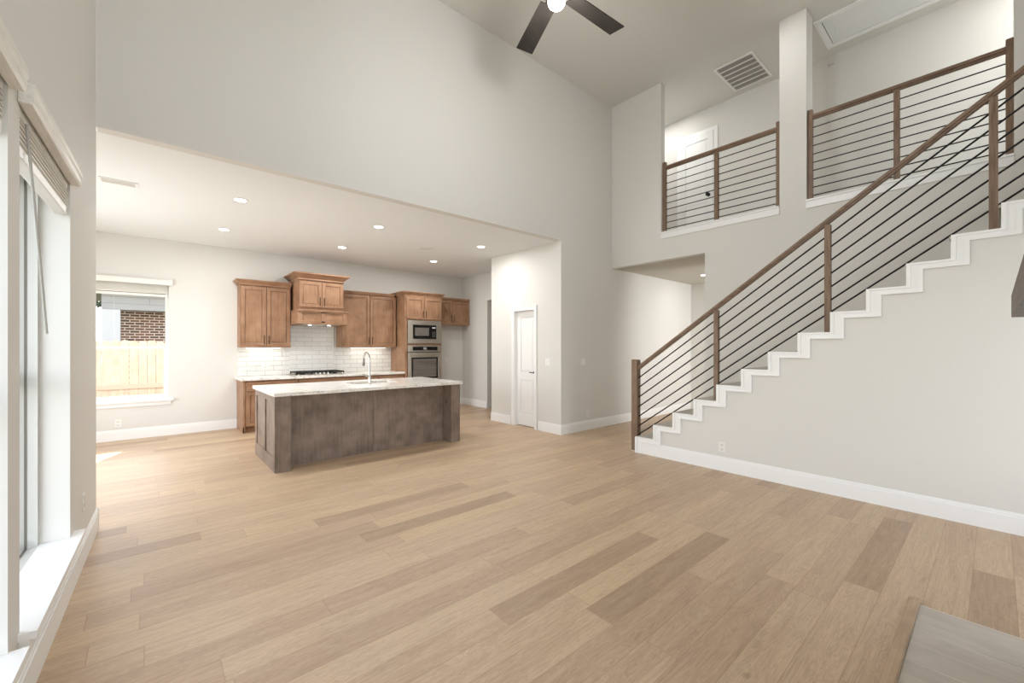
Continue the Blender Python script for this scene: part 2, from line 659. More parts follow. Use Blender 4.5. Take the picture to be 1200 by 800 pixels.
def struct(name, mb, mat, label=None, cat=None, frame=None, bevel=0.0, parent=None, origin=(0, 0, 0)):
    o = obj(name, mb, mat, parent, bevel=bevel, frame=frame, origin=origin)
    if parent is None:
        o['kind'] = 'structure'
        if label:
            o['label'] = label
        if cat:
            o['category'] = cat
    return o


def wall_with_holes(mb, plane, a, b, u0, u1, z0, z1, holes):
    """boxes filling a wall between a..b (thickness) with rectangular holes (u0,u1,z0,z1)"""
    us = sorted({u0, u1, *[h[0] for h in holes], *[h[1] for h in holes]})
    zs = sorted({z0, z1, *[h[2] for h in holes], *[h[3] for h in holes]})
    us = [u for u in us if u0 <= u <= u1]
    zs = [z for z in zs if z0 <= z <= z1]
    for i in range(len(us) - 1):
        # merge vertical runs
        run = None
        for j in range(len(zs) - 1):
            cu, cz = (us[i] + us[i + 1]) / 2, (zs[j] + zs[j + 1]) / 2
            inside = any(h[0] < cu < h[1] and h[2] < cz < h[3] for h in holes)
            if not inside:
                run = [zs[j], zs[j + 1]] if run is None else [run[0], zs[j + 1]]
            if inside or j == len(zs) - 2:
                if run:
                    if plane == 'X':
                        mb.box(a, b, us[i], us[i + 1], run[0], run[1])
                    else:
                        mb.box(us[i], us[i + 1], a, b, run[0], run[1])
                run = None
    return mb


# ================================================================== STRUCTURE
ZC = 6.184          # high ceiling
ZK = 3.36           # kitchen ceiling
YH = 4.911          # plane of the high wall
XS = 5.315          # face of the stair knee wall
XL = 6.83           # face of the loft wall
XB = 8.25           # back wall of the loft
ZL = 3.44           # loft floor
YK = 9.335          # kitchen back wall
XR = 6.33           # kitchen right wall
XP = 5.37           # pantry front

struct('floor', MB().box(-1.75, 10.2, -1.75, 9.5, -0.12, 0), M['floor'], 'light oak plank floor of the whole ground level', 'floor')
struct('ground', MB().box(-40, 40, -30, 60, -0.32, -0.13), M['grass'], 'lawn outside the house', 'ground')

# left wall with windows
lw = MB()
wall_with_holes(lw, 'X', -0.31, 0, -6.75, -0.07, 0, ZC,
                [(a, b, 0.30, 2.55) for a, b in LWIN] + [(a, b, 3.95, 5.55) for a, b in LWIN[1:2]])
struct('wall_left', lw, M['wall'], 'pale grey window wall on the left of the great room', 'wall', frame=LW_M)
nk = MB()
nk.box(-1.75, -0.66, 4.79, YH - 0.001, 0, ZC)
struct('wall_nook_front', nk, M['wall'])
nk = MB()
wall_with_holes(nk, 'X', -1.75, -1.6, YH, YK, 0, ZK, [(5.8, 8.2, 0.64, 2.57)])
struct('wall_nook_left', nk, M['wall'])
# rear wall behind the camera
rw = MB()
wall_with_holes(rw, 'Y', -1.75, -1.6, -0.72, 10.2, 0, ZC, [(0.72, 1.42, 0.4, 2.5), (3.55, 5.05, 0.4, 2.5), (-0.3, 1.3, 3.95, 5.55), (7.15, 8.1, 4.25, 5.55)])
struct('wall_rear', rw, M['wall'])
struct('wall_fireplace', MB().box(1.5, 3.25, -1.6, -0.255, 0, ZC), M['wall'], 'chimney breast behind the mantel', 'wall')
# high wall above the kitchen opening, and its continuation beside the pantry and hall
hw = MB()
hw.box(-0.339, 8.5, YH, YH + 0.12, ZK, ZC)
hw.box(XP, 10.2, YH, YH + 0.12, 0, ZK)
struct('wall_high', hw, M['wall'], 'tall pale grey wall above the kitchen opening and along the hall', 'wall')
# kitchen
kb = MB()
wall_with_holes(kb, 'Y', YK, YK + 0.15, -1.75, XR + 0.12, 0, ZK, [(-0.95, 0.25, 0.64, 2.57)])
struct('wall_kitchen_back', kb, M['wall'], 'back wall of the kitchen behind the cabinets', 'wall')
kr = MB()
wall_with_holes(kr, 'X', XR, XR + 0.12, YH + 0.12, YK, 0, ZK, [(7.15, 8.25, -0.01, 2.67)])
struct('wall_kitchen_right', kr, M['wall'])
ut = MB()
ut.box(8.6, 8.72, YH + 0.12, YK + 0.15, 0, ZK)
ut.box(XR + 0.12, 8.6, YK, YK + 0.15, 0, ZK)
struct('wall_utility', ut, M['wall'])
pf = MB()
wall_with_holes(pf, 'X', XP, XP + 0.12, YH + 0.12, 6.857, 0, ZK, [(5.555, 6.145, -0.01, 2.217)])
pf.box(XP + 0.12, XR, 6.737, 6.857, 0, ZK)
struct('wall_pantry', pf, M['wall'], 'pale pantry wall holding the white door', 'wall')
struct('ceiling_kitchen', MB().box(-1.75, 8.72, YH + 0.12, YK + 0.15, ZK, ZK + 0.12), M['ceil'], 'white flat kitchen ceiling with recessed lights', 'ceiling')
# high ceiling
struct('ceiling', MB().box(-0.9, 8.5, -1.75, YH + 0.12, ZC, ZC + 0.12), M['ceilshade'], 'high white ceiling of the great room', 'ceiling')
# loft wall, pillar, beyond
lf = MB()
lf.box(XL, XL + 0.12, 3.868, YH, ZL, ZC)                     # wall left of the first opening
lf.box(XL, XL + 0.12, 3.098, YH, 3.05, ZL)                   # band above the hall opening
lf.box(XL, XL + 0.12, -1.6, 3.098, 0, ZL)                    # far wall of the stairwell
lf.box(XL, XL + 0.285, 1.705, 2.03, ZL, ZC)                  # pillar between the two loft railings
lf.box(XL, XL + 0.285, -1.6, -0.125, ZL, ZC)                 # pillar at the right
struct('wall_loft', lf, M['wall'], 'pale wall and square pillars in front of the upstairs loft', 'wall')
struct('floor_loft', MB().box(XL + 0.12, 10.2, -1.6, YH, 3.05, ZL), M['carpet'])
struct('wall_loft_back', MB().box(XB, XB + 0.12, -1.6, YH, ZL, ZC), M['wall'], 'back wall of the upstairs loft', 'wall')
hl = MB()
hl.box(XL + 0.12, 8.06, 2.978, 3.098, 0, 3.05)
hl.box(7.94, 8.06, 0.6, 2.978, 0, 3.05)
wall_with_holes(hl, 'Y', 0.48, 0.6, 7.94, 10.2, 0, 3.05, [(8.3, 9.9, 0.3, 2.6)])  # foyer walls and window are unseen, added to let light reach the hall
hl.box(10.08, 10.2, 0.6, YH, 0, 3.05)
struct('wall_hall', hl, M['wall'])

# stairs numbers
RISE, RUN = 0.2061, 0.286
Y0, Z0 = 3.403, 0.229
NST = 17


def sy(i):
    return Y0 - RUN * i


def szz(i):
    return Z0 + RISE * i


# knee wall under the stair, stepped top
poly = [(Y0, 0)]
for i in range(NST):
    poly.append((sy(i), szz(i) - 0.001))
    poly.append((sy(i + 1), szz(i) - 0.001))
poly.append((-1.6, szz(NST - 1) - 0.001))
poly.append((-1.6, 0))
# tidy: the flight ends at the rear wall
poly2 = []
for y, z in poly:
    q = (max(y, -1.6), z)
    if not poly2 or (abs(q[0] - poly2[-1][0]) + abs(q[1] - poly2[-1][1])) > 1e-5:
        poly2.append(q)
struct('wall_stair', MB().prism(poly2, 'X', XS, XS + 0.02), M['wall'], 'pale wall under the stair flight', 'wall')

# stepped white stair trim
NT = 14


def step_band(da0, dz0, da1, dz1, first_to_floor):
    outer, inner = [], []
    for i in range(NT):
        outer.append((sy(i) - da0, szz(i) - dz0))
        outer.append((sy(i + 1) - da0, szz(i) - dz0))
        inner.append((sy(i) - da1, szz(i) - dz1))
        inner.append((sy(i + 1) - da1, szz(i) - dz1))
    zf = 0.0 if first_to_floor else 0.17
    pl = [(Y0 - da0, zf)] + outer + inner[::-1] + [(Y0 - da1, zf)]
    return pl


st = MB()
st.prism(step_band(0, 0, 0.112, 0.066, True), 'X', XS - 0.018, XS - 0.0005)
st.prism(step_band(0, 0, 0.03, 0.018, True), 'X', XS - 0.030, XS - 0.018)
st.prism(step_band(0.082, 0.048, 0.112, 0.066, False), 'X', XS - 0.028, XS - 0.018)
struct('trim_stair', st, M['trim'], 'white stepped trim along the stair flight', 'trim')

# baseboards
BH = 0.172


def bb_x(mb, y, x0, x1, d, h=BH):      # runs along X on plane Y=y, projecting by d (signed)
    for (dd, a, b) in ((0.016, 0, h - 0.03), (0.011, h - 0.03, h - 0.012), (0.007, h - 0.012, h)):
        e = y + math.copysign(dd, d)
        mb.box(x0, x1, min(y, e), max(y, e), a, b)


def bb_y(mb, x, y0, y1, d, h=BH):
    for (dd, a, b) in ((0.016, 0, h - 0.03), (0.011, h - 0.03, h - 0.012), (0.007, h - 0.012, h)):
        e = x + math.copysign(dd, d)
        mb.box(min(x, e), max(x, e), y0, y1, a, b)


m = MB()
bb_y(m, 0, -6.7, -0.055, 1)
bb_x(m, -0.07, -0.10, 0.016, 1)
struct('baseboard_left', m, M['trim'], frame=LW_M)
m = MB()
bb_y(m, XS, -1.6, Y0 - 0.112, -1)
struct('baseboard_stair', m, M['trim'])
m = MB()
bb_x(m, YH, XP, XL + 3.2, -1)
bb_y(m, XP, YH - 0.016, 5.465, -1)
bb_y(m, XP, 6.235, 6.857, -1)
struct('baseboard_pantry', m, M['trim'])
m = MB()
bb_x(m, YK, -1.6, 1.24, -1)
bb_x(m, YK, 5.25, XR, -1)
bb_y(m, XR, 8.25, YK, -1)
struct('baseboard_kitchen', m, M['trim'])

# loft curb caps
m = MB()
for (a, b) in ((2.03, 3.868), (-0.125, 1.705)):
    m.box(XL - 0.012, XL + 0.135, a - 0.0, b + 0.0, ZL + 0.001, ZL + 0.075)
    m.box(XL - 0.03, XL + 0.15, a + 0.0, b - 0.0, ZL + 0.075, ZL + 0.098)
    m.box(XL - 0.022, XL - 0.0005, a, b, ZL - 0.02, ZL + 0.02)
for (a, b) in ((3.868, 3.888), (2.015, 2.03), (1.69, 1.705)):
    pass
struct('trim_loft', m, M['trim'], 'white curb cap under the upstairs railings', 'trim')


# ------------------------------------------------------------------ windows
def window_unit(n, plane, y0, y1, z0, z1, xin, frame, deep=False):
    """vinyl window filling an opening; depth runs towards the outside"""
    def bx(mb, a, b, u0, u1, c, d):
        if plane == 'X':
            mb.box(a, b, u0, u1, c, d)
        else:
            mb.box(u0, u1, a, b, c, d)
    s = -1 if plane == 'X' else 1

    def ring(mb, da, db, inset, w):
        a, b = sorted((xin + s * da, xin + s * db))
        e0, e1, f0, f1 = y0 + inset, y1 - inset, z0 + inset, z1 - inset
        bx(mb, a, b, e0, e0 + w, f0, f1)
        bx(mb, a, b, e1 - w, e1, f0, f1)
        bx(mb, a, b, e0 + w, e1 - w, f0, f0 + w)
        bx(mb, a, b, e0 + w, e1 - w, f1 - w, f1)
    D = 0.165 if deep else 0.06
    f = MB()
    ring(f, 0, 0.018, 0.0, 0.032)
    ring(f, 0.018, D - 0.02, 0.0, 0.020)
    ring(f, D - 0.02, D, 0.0, 0.045)
    root = struct('window_%d' % n, f, M['frame' if deep else 'vinyl'], frame=frame)
    if deep:
        g = MB()
        ring(g, 0.046, 0.056, 0.0202, 0.004)
        obj('track', g, M['track'], root, frame=frame)
    fw = 0.022
    zm = z0 + (z1 - z0) * 0.46
    sash = MB()
    sw = 0.045
    i0, i1 = sorted((xin + s * (D - 0.058), xin + s * (D - 0.036)))
    bx(sash, i0, i1, y0 + fw, y0 + fw + sw, z0 + fw, zm)
    bx(sash, i0, i1, y1 - fw - sw, y1 - fw, z0 + fw, zm)
    bx(sash, i0, i1, y0 + fw + sw, y1 - fw - sw, z0 + fw, z0 + fw + sw)
    bx(sash, i0, i1, y0 + fw + sw, y1 - fw - sw, zm - 0.04, zm)
    if deep:
        za, zb = zm + 0.002, z1 - fw
        bx(sash, i0, i1, y0 + fw, y0 + fw + sw, za, zb)
        bx(sash, i0, i1, y1 - fw - sw, y1 - fw, za, zb)
        bx(sash, i0, i1, y0 + fw + sw, y1 - fw - sw, za, za + 0.04)
        bx(sash, i0, i1, y0 + fw + sw, y1 - fw - sw, zb - 0.04, zb)
    obj('sash', sash, M['frame' if deep else 'vinyl'], root, frame=frame)
    g = MB()
    c = xin + s * (D - 0.047)
    bx(g, c - 0.001, c + 0.001, y0 + fw + sw, y1 - fw - sw, z0 + fw + sw, zm - 0.04)
    c = xin + s * (D - 0.01)
    bx(g, c - 0.001, c + 0.001, y0 + 0.045, y1 - 0.045, zm + 0.002, z1 - 0.045)
    obj('pane', g, M['glass'], root, frame=frame)
    return root


for i, (a, b) in enumerate(LWIN):
    w = window_unit(i + 1, 'X', a, b, 0.3005, 2.55, -0.13, LW_M, True)
    w['label'] = ('tall white window farthest along the left wall', 'tall white window at the left edge of the photo', 'unseen tall white window nearest the rear wall, added for light')[i]
    w['category'] = 'window'
w = window_unit(4, 'Y', -0.95, 0.25, 0.64, 2.57, YK + 0.075, None)
w['label'] = 'white single-hung kitchen window with a wooden fence outside'
w['category'] = 'window'
for i, (a, b) in enumerate(LWIN[1:2]):  # unseen upper window, added as an opening for the high-wall light
    window_unit(5 + i, 'X', a, b, 3.95, 5.55, -0.13, LW_M, True)
window_unit(8, 'X', 5.8, 8.2, 0.64, 2.57, -1.675, None)  # unseen nook window, added so light reaches the kitchen


def added_window(n, x0, x1, z0, z1, ya=-1.72, yb=-1.66):  # unseen windows, added as openings for the rear, loft and foyer lamps
    f = MB()
    f.box(x0, x0 + 0.045, ya, yb, z0, z1)
    f.box(x1 - 0.045, x1, ya, yb, z0, z1)
    f.box(x0 + 0.045, x1 - 0.045, ya, yb, z0, z0 + 0.045)
    f.box(x0 + 0.045, x1 - 0.045, ya, yb, z1 - 0.045, z1)
    r = struct('window_%d' % n, f, M['vinyl'])
    ym = (ya + yb) / 2
    obj('pane', MB().box(x0 + 0.045, x1 - 0.045, ym - 0.001, ym + 0.001, z0 + 0.045, z1 - 0.045), M['glass'], r)


added_window(9, 0.72, 1.42, 0.4, 2.5)
added_window(13, 3.55, 5.05, 0.4, 2.5)
added_window(10, -0.3, 1.3, 3.95, 5.55)
added_window(11, 7.15, 8.1, 4.25, 5.55)
added_window(12, 8.3, 9.9, 0.3, 2.6, 0.53, 0.59)

# stools and aprons of the left windows
for i, (a, b) in enumerate(LWIN):
    m = MB()
    a2, b2 = a - 0.03, b + (0.13 if i == 0 else 0.012)
    m.box(-0.129, 0.0, a + 0.001, b - 0.001, 0.3005, 0.333)
    m.box(0.0, 0.055, a2, b2, 0.303, 0.333)
    m.box(0.0005, 0.018, a2 + 0.02, b2 - 0.02, 0.215, 0.303)
    m.box(0.018, 0.030, a2 + 0.02, b2 - 0.02, 0.27, 0.303)
    struct('trim_%d' % (i + 1), m, M['trim'], ('white window stool at the far left window', 'white window stool at the left edge of the photo', 'white stool of the unseen added window near the rear wall')[i], 'window sill', frame=LW_M)
m = MB()
m.box(-0.95, 0.25, YK + 0.0, YK + 0.074, 0.601, 0.637)
m.box(-1.0, 0.31, YK - 0.06, YK - 0.0005, 0.605, 0.637)
m.box(-0.97, 0.28, YK - 0.02, YK - 0.0005, 0.535, 0.605)
struct('trim_kitchen', m, M['trim'], 'white sill under the kitchen window', 'window sill')


# ------------------------------------------------------------------ doors
def panel_door(name, plane, face, u0, u1, z0, z1, mat, parent=None):
    """two-panel door leaf; front face at face, looking to the negative side"""
    mb = MB()
    t = 0.035

    def bx(a, b, c0, c1, d0, d1):
        mb.box(a, b, c0, c1, d0, d1) if plane == 'X' else mb.box(c0, c1, a, b, d0, d1)
    w = u1 - u0
    s = 0.105 if w > 0.4 else 0.08
    h = z1 - z0
    zb = [z0, z0 + 0.21, z0 + 0.40 * h, z0 + 0.40 * h + 0.15, z1 - 0.12, z1]
    bx(face, face + t, u0, u0 + s, z0, z1)
    bx(face, face + t, u1 - s, u1, z0, z1)
    for k in (0, 2, 4):
        bx(face, face + t, u0 + s, u1 - s, zb[k], zb[k + 1])
    for k in (1, 3):
        bx(face + 0.012, face + t, u0 + s, u1 - s, zb[k], zb[k + 1])
        bx(face + 0.004, face + 0.012, u0 + s + 0.035, u1 - s - 0.035, zb[k] + 0.035, zb[k + 1] - 0.035)
    return struct(name, mb, mat, bevel=0.004, parent=parent)


d1 = panel_door('door_1', 'X', XP + 0.07, 5.562, 6.128, 0.012, 2.205, M['door'])
d1['label'] = 'white two-panel pantry door beside the kitchen'
d1['category'] = 'door'
hd = MB()
hd.tube([(XP + 0.068, 5.635, 1.04), (XP + 0.03, 5.635, 1.04)], 0.011)
hd.tube([(XP + 0.03, 5.635, 1.04), (XP + 0.028, 5.74, 1.04)], 0.009)
hd.tube([(XP + 0.069, 5.635, 1.04), (XP + 0.060, 5.635, 1.04)], 0.028, 16)
hh = obj('door_handle', hd, M['black'], d1, smooth=True)
hh['label'] = 'black lever handle'
m = MB()
c0, c1, cz = 5.5, 6.2, 2.29
for (e, t) in ((0.018, 0.0), ):
    m.box(XP - 0.018, XP - 0.0005, 5.5, 5.562, 0, cz)
    m.box(XP - 0.018, XP - 0.0005, 6.138, 6.2, 0, cz)
    m.box(XP - 0.018, XP - 0.0005, 5.562, 6.138, 2.21, cz)
m.box(XP - 0.026, XP - 0.018, 5.5, 5.52, 0, cz)
m.box(XP - 0.026, XP - 0.018, 6.18, 6.2, 0, cz)
m.box(XP - 0.026, XP - 0.018, 5.52, 6.18, cz - 0.02, cz)
m.box(XP - 0.0005, XP + 0.119, 5.5555, 5.5615, 0, 2.217)
m.box(XP - 0.0005, XP + 0.119, 6.1285, 6.1445, 0, 2.217)
m.box(XP - 0.0005, XP + 0.119, 5.5615, 6.1285, 2.206, 2.2165)
struct('trim_pantry_door', m, M['trim'])
struct('wall_pantry_shade', MB().box(XP + 0.4, XP + 0.42, YH + 0.2, 6.7, 0, ZK - 0.01), M['dark'])  # near-black sheet paints the shade inside the pantry behind the door

d2 = panel_door('door_2', 'X', XB - 0.03, 3.57, 4.22, ZL + 0.012, 5.70, M['door'])
d2['label'] = 'white two-panel door upstairs behind the loft railing'
d2['category'] = 'door'
kn = MB()
kn.tube([(XB - 0.031, 3.655, 4.48), (XB - 0.04, 3.655, 4.48)], 0.034, 16)
kn.tube([(XB - 0.04, 3.655, 4.48), (XB - 0.07, 3.655, 4.48)], 0.013)
kn.tube([(XB - 0.065, 3.655, 4.48), (XB - 0.075, 3.655, 4.48), (XB - 0.095, 3.655, 4.48), (XB - 0.105, 3.655, 4.48)], [0.02, 0.034, 0.034, 0.018], 16)
kn = obj('door_knob', kn, M['black'], d2, smooth=True)
kn['label'] = 'black round knob'
m = MB()
m.box(XB - 0.02, XB - 0.0005, 3.49, 3.565, ZL, 5.78)
m.box(XB - 0.02, XB - 0.0005, 4.225, 4.30, ZL, 5.78)
m.box(XB - 0.02, XB - 0.0005, 3.565, 4.225, 5.705, 5.78)
struct('trim_loft_door', m, M['trim'])


# ================================================================== BLINDS
def blind_left(i, a, b, label, wand):
    t = thing('window_blind', label, 'blind', LW_M @ Vector((0, (a + b) / 2, 2.33)), 'faux wood blinds raised on the left windows')
    v = MB()
    ya, yb = a - 0.03, b + 0.02
    v.prism([(0.0015, 2.53), (0.040, 2.53), (0.046, 2.545), (0.046, 2.575), (0.052, 2.59), (0.052, 2.615), (0.0015, 2.615)], 'Y', ya, yb)
    obj('valance', v, M['slat'], t, frame=LW_M)
    h = MB()
    h.box(-0.07, -0.01, a + 0.01, b - 0.01, 2.50, 2.545)
    obj('head_rail', h, M['vinyl'], t, frame=LW_M)
    s = MB()
    z = 2.495
    k = 0
    while z > 2.395:
        dx = 0.004 * math.sin(k * 2.1)
        s.box(-0.068 + dx, -0.012 + dx, a + 0.012, b - 0.012, z - 0.0042, z)
        z -= 0.0072
        k += 1
    obj('slat_stack', s, M['slat'], t, frame=LW_M)
    r = MB()
    r.box(-0.066, -0.012, a + 0.012, b - 0.012, 2.335, 2.385)
    obj('bottom_rail', r, M['vinyl'], t, frame=LW_M, bevel=0.004)
    if wand:
        w = MB()
        w.tube([(-0.004, b - 0.98, 2.50), (0.006, b - 0.85, 2.05), (0.016, b - 0.725, 1.585)], 0.0055, 8)
        obj('tilt_wand', w, M['wand'], t, frame=LW_M, smooth=True)
    return t


blind_left(0, *LWIN[0], 'raised white slat blind with hanging tilt wand on the farther left window', True)
blind_left(1, *LWIN[1], 'raised white slat blind on the nearer window cut by the left photo edge', False)

t = thing('window_blind', 'raised white blind bunched at the top of the kitchen window', 'blind', (-0.35, YK - 0.02, 2.36))
v = MB()
v.box(-1.0, 0.298, YK - 0.06, YK - 0.002, 2.575, 2.66)
v.box(-1.0, 0.298, YK - 0.066, YK - 0.06, 2.64, 2.66)
obj('valance', v, M['vinyl'], t)
s = MB()
z = 2.565
k = 0
while z > 2.43:
    dy = 0.003 * math.sin(k * 1.9)
    s.box(-0.94, 0.235, YK + 0.008 + dy, YK + 0.056 + dy, z - 0.006, z)
    z -= 0.0098
    k += 1
obj('slat_stack', s, M['slatx'], t)
obj('bottom_rail', MB().box(-0.94, 0.235, YK + 0.006, YK + 0.058, 2.375, 2.415), M['vinyl'], t, bevel=0.004)


# ================================================================== KITCHEN CABINETS
def shaker(mb, x0, x1, z0, z1, yf, st=0.062, th=0.024, rec=0.012):
    """framed door: four rails, a recessed panel and a shadow groove around it"""
    mb.box(x0, x0 + st, yf, yf + th, z0, z1)
    mb.box(x1 - st, x1, yf, yf + th, z0, z1)
    mb.box(x0 + st, x1 - st, yf, yf + th, z0, z0 + st)
    mb.box(x0 + st, x1 - st, yf, yf + th, z1 - st, z1)
    mb.box(x0 + st, x1 - st, yf + th - 0.002, yf + th, z0 + st, z1 - st)
    g = 0.007
    mb.box(x0 + st + g, x1 - st - g, yf + rec, yf + th - 0.002, z0 + st + g, z1 - st - g)


def bar_handle(x, z0, z1, yf, parent, horizontal=False):
    mb = MB()
    if horizontal:
        mb.tube([(z0, yf - 0.03, x), (z1, yf - 0.03, x)], 0.006, 8)
        for q in (z0 + 0.015, z1 - 0.015):
            mb.tube([(q, yf - 0.0005, x), (q, yf - 0.03, x)], 0.005, 8)
    else:
        mb.tube([(x, yf - 0.03, z0), (x, yf - 0.03, z1)], 0.0065, 8)
        for q in (z0 + 0.015, z1 - 0.015):
            mb.tube([(x, yf - 0.0005, q), (x, yf - 0.03, q)], 0.005, 8)
    return obj('handle', mb, M['bronze'], parent, smooth=True)


def crown(x0, x1, y0, y1, zb, zt, p, left=True, right=True):
    mb = MB()
    pl = p if left else 0
    pr = p if right else 0
    zm = zb + (zt - zb) * 0.25
    zn = zb + (zt - zb) * 0.82
    mb.box(x0 - 0.006 * left, x1 + 0.006 * right, y0 - 0.006, y1, zb, zm)
    mb.frustum((x0 - 0.01 * left, x1 + 0.01 * right, y0 - 0.01, y1), zm, (x0 - pl * 0.9, x1 + pr * 0.9, y0 - p * 0.9, y1), zn)
    mb.box(x0 - pl, x1 + pr, y0 - p, y1, zn, zt)
    return mb


G_UP = 'wall cabinets along the kitchen back wall'


def upper_cab(label, x0, x1, z0, z1, yf, zcrown, p=0.06, cl=True, cr=True, dz0=0.035, trim_l=0, trim_r=0):
    t = thing('wall_cabinet', label, 'cabinet', ((x0 + x1) / 2, YK - 0.002, z0), G_UP)
    b = MB()
    b.box(x0, x1, yf + 0.025, YK - 0.002, z0, z1)
    b.box(x0, x1, yf + 0.003, yf + 0.025, z0, z0 + dz0 - 0.004)
    obj('body', b, M['cab'], t, bevel=0.002)
    obj('crown_molding', crown(x0 + trim_l, x1 - trim_r, yf + 0.003, YK - 0.002, z1 + 0.0005, zcrown, p, cl, cr), M['cabx'], t)
    xm = (x0 + x1) / 2
    for k, (a, c) in enumerate(((x0 + 0.014, xm - 0.006), (xm + 0.006, x1 - 0.014))):
        d = MB()
        shaker(d, a, c, z0 + dz0, z1 - 0.02, yf)
        dd = obj('door', d, M['cab'], t, bevel=0.002)
        hx = c - 0.035 if k == 0 else a + 0.035
        bar_handle(hx, z0 + dz0 + 0.03, z0 + dz0 + 0.19, yf, dd)
    return t


upper_cab('brown two-door wall cabinet left of the range hood, beside the window', 1.245, 2.085, 1.51, 2.66, 9.0, 2.755, 0.07, True, False)
upper_cab('wide brown two-door wall cabinet between the range hood and the ovens', 3.05, 4.285, 1.51, 2.66, 9.0, 2.715, 0.03, False, False, trim_r=0.05)
upper_cab('small brown two-door wall cabinet at the right end over the empty fridge space', 5.265, 6.32, 2.085, 2.70, 9.0, 2.755, 0.02, False, False, dz0=0.03, trim_l=0.003)

# range hood cabinet
t = thing('range_hood', 'wooden range hood cabinet with two small doors above the cooktop', 'range hood', (2.545, YK - 0.002, 1.96))
b = MB()
b.box(2.13, 2.96, 8.625, YK - 0.002, 2.22, 2.80)
obj('body', b, M['cab'], t, bevel=0.002)
obj('crown_molding', crown(2.13, 2.96, 8.603, YK - 0.002, 2.8005, 2.93, 0.10), M['cabx'], t)
for k, (a, c) in enumerate(((2.14, 2.541), (2.549, 2.95))):
    d = MB()
    shaker(d, a, c, 2.285, 2.775, 8.6)
    dd = obj('door', d, M['cab'], t, bevel=0.002)
    bar_handle(c - 0.035 if k == 0 else a + 0.035, 2.315, 2.475, 8.6, dd)
hb = MB()
hb.box(2.09, 2.99, 8.53, 8.62, 1.985, 2.195)                 # boxed front of the hood
hb.box(2.09, 2.99, 8.62, YK - 0.002, 1.985, 2.195)
hb.box(2.075, 3.02, 8.492, YK - 0.002, 1.955, 1.985)
hb.box(2.08, 3.02, 8.492, YK - 0.002, 2.195, 2.222)
for (x0, x1) in ((2.09, 2.165), (2.505, 2.575), (2.915, 2.99)):
    hb.box(x0, x1, 8.508, 8.53, 1.985, 2.195)
hb.box(2.165, 2.915, 8.508, 8.53, 2.165, 2.195)
hb.box(2.165, 2.915, 8.508, 8.53, 1.985, 2.015)
obj('hood_apron', hb, M['cabx'], t, bevel=0.002)
iv = MB()
iv.box(2.2, 2.88, 8.62, 9.2, 1.947, 1.9545)
o = obj('hood_insert', iv, M['steel'], t)
for x in (2.36, 2.72):
    ll = obj('hood_light', MB().cyl((x, 8.75), 0.03, 1.943, 1.9465, 16), M['lamp'], t)

# base cabinets
G_B = 'base cabinets along the kitchen back wall'
YB = 8.64
ZCT = 0.965


def base_cab(label, x0, x1, ndraw, ndoor, left_open=False):
    t = thing('base_cabinet', label, 'cabinet', ((x0 + x1) / 2, YB + 0.02, 0), G_B)
    b = MB()
    b.box(x0, x1, YB + 0.025, YK - 0.002, 0.10, 0.92)
    b.box(x0, x1, YB + 0.07, YK - 0.002, 0.0, 0.10)
    if left_open:
        b.box(x0, x0 + 0.02, YB + 0.004, YB + 0.07, 0.0, 0.10)
        b.box(x0, x0 + 0.035, YB + 0.004, YB + 0.025, 0.0, 0.92)
    obj('body', b, M['cab'], t, bevel=0.002)
    w = (x1 - x0 - 0.02) / ndraw
    a0 = x0 + (0.04 if left_open else 0.01)
    w = (x1 - 0.01 - a0) / ndraw
    for k in range(ndraw):
        d = MB()
        d.box(a0 + k * w + 0.004, a0 + (k + 1) * w - 0.004, YB, YB + 0.02, 0.735, 0.885)
        dd = obj('drawer', d, M['cabx'], t, bevel=0.003)
        c = a0 + (k + 0.5) * w
        bar_handle(0.81, c - 0.08, c + 0.08, YB, dd, True)
    if ndoor:
        w = (x1 - 0.01 - a0) / ndoor
        for k in range(ndoor):
            d = MB()
            a, c = a0 + k * w + 0.004, a0 + (k + 1) * w - 0.004
            shaker(d, a, c, 0.115, 0.72, YB)
            dd = obj('door', d, M['cab'], t, bevel=0.002)
            hx = c - 0.035 if (k == 0 and ndoor > 1) else a + 0.035
            bar_handle(hx, 0.53, 0.69, YB, dd)
    else:
        w = x1 - 0.01 - a0
        for (za, zb) in ((0.43, 0.72), (0.115, 0.415)):
            d = MB()
            d.box(a0 + 0.004, x1 - 0.014, YB, YB + 0.02, za, zb)
            dd = obj('drawer', d, M['cabx'], t, bevel=0.003)
            bar_handle((za + zb) / 2, (a0 + x1) / 2 - 0.08, (a0 + x1) / 2 + 0.08, YB, dd, True)
    return t


base_cab('brown base cabinet at the left end with exposed side, under the window-side wall cabinet', 1.238, 2.13, 2, 2, True)
base_cab('brown base cabinet directly under the cooktop', 2.134, 3.10, 1, 2)
base_cab('brown base cabinet just right of the cooktop, seen behind the faucet', 3.104, 3.70, 1, 1)
base_cab('brown base drawer cabinet against the oven tower', 3.704, 4.295, 1, 0)

ct = obj('countertop', MB().box(1.20, 4.298, 8.605, YK - 0.012, 0.9215, ZCT), M['granite'], bevel=0.004)
tag(ct, 'speckled white granite countertop along the kitchen back wall', 'countertop')

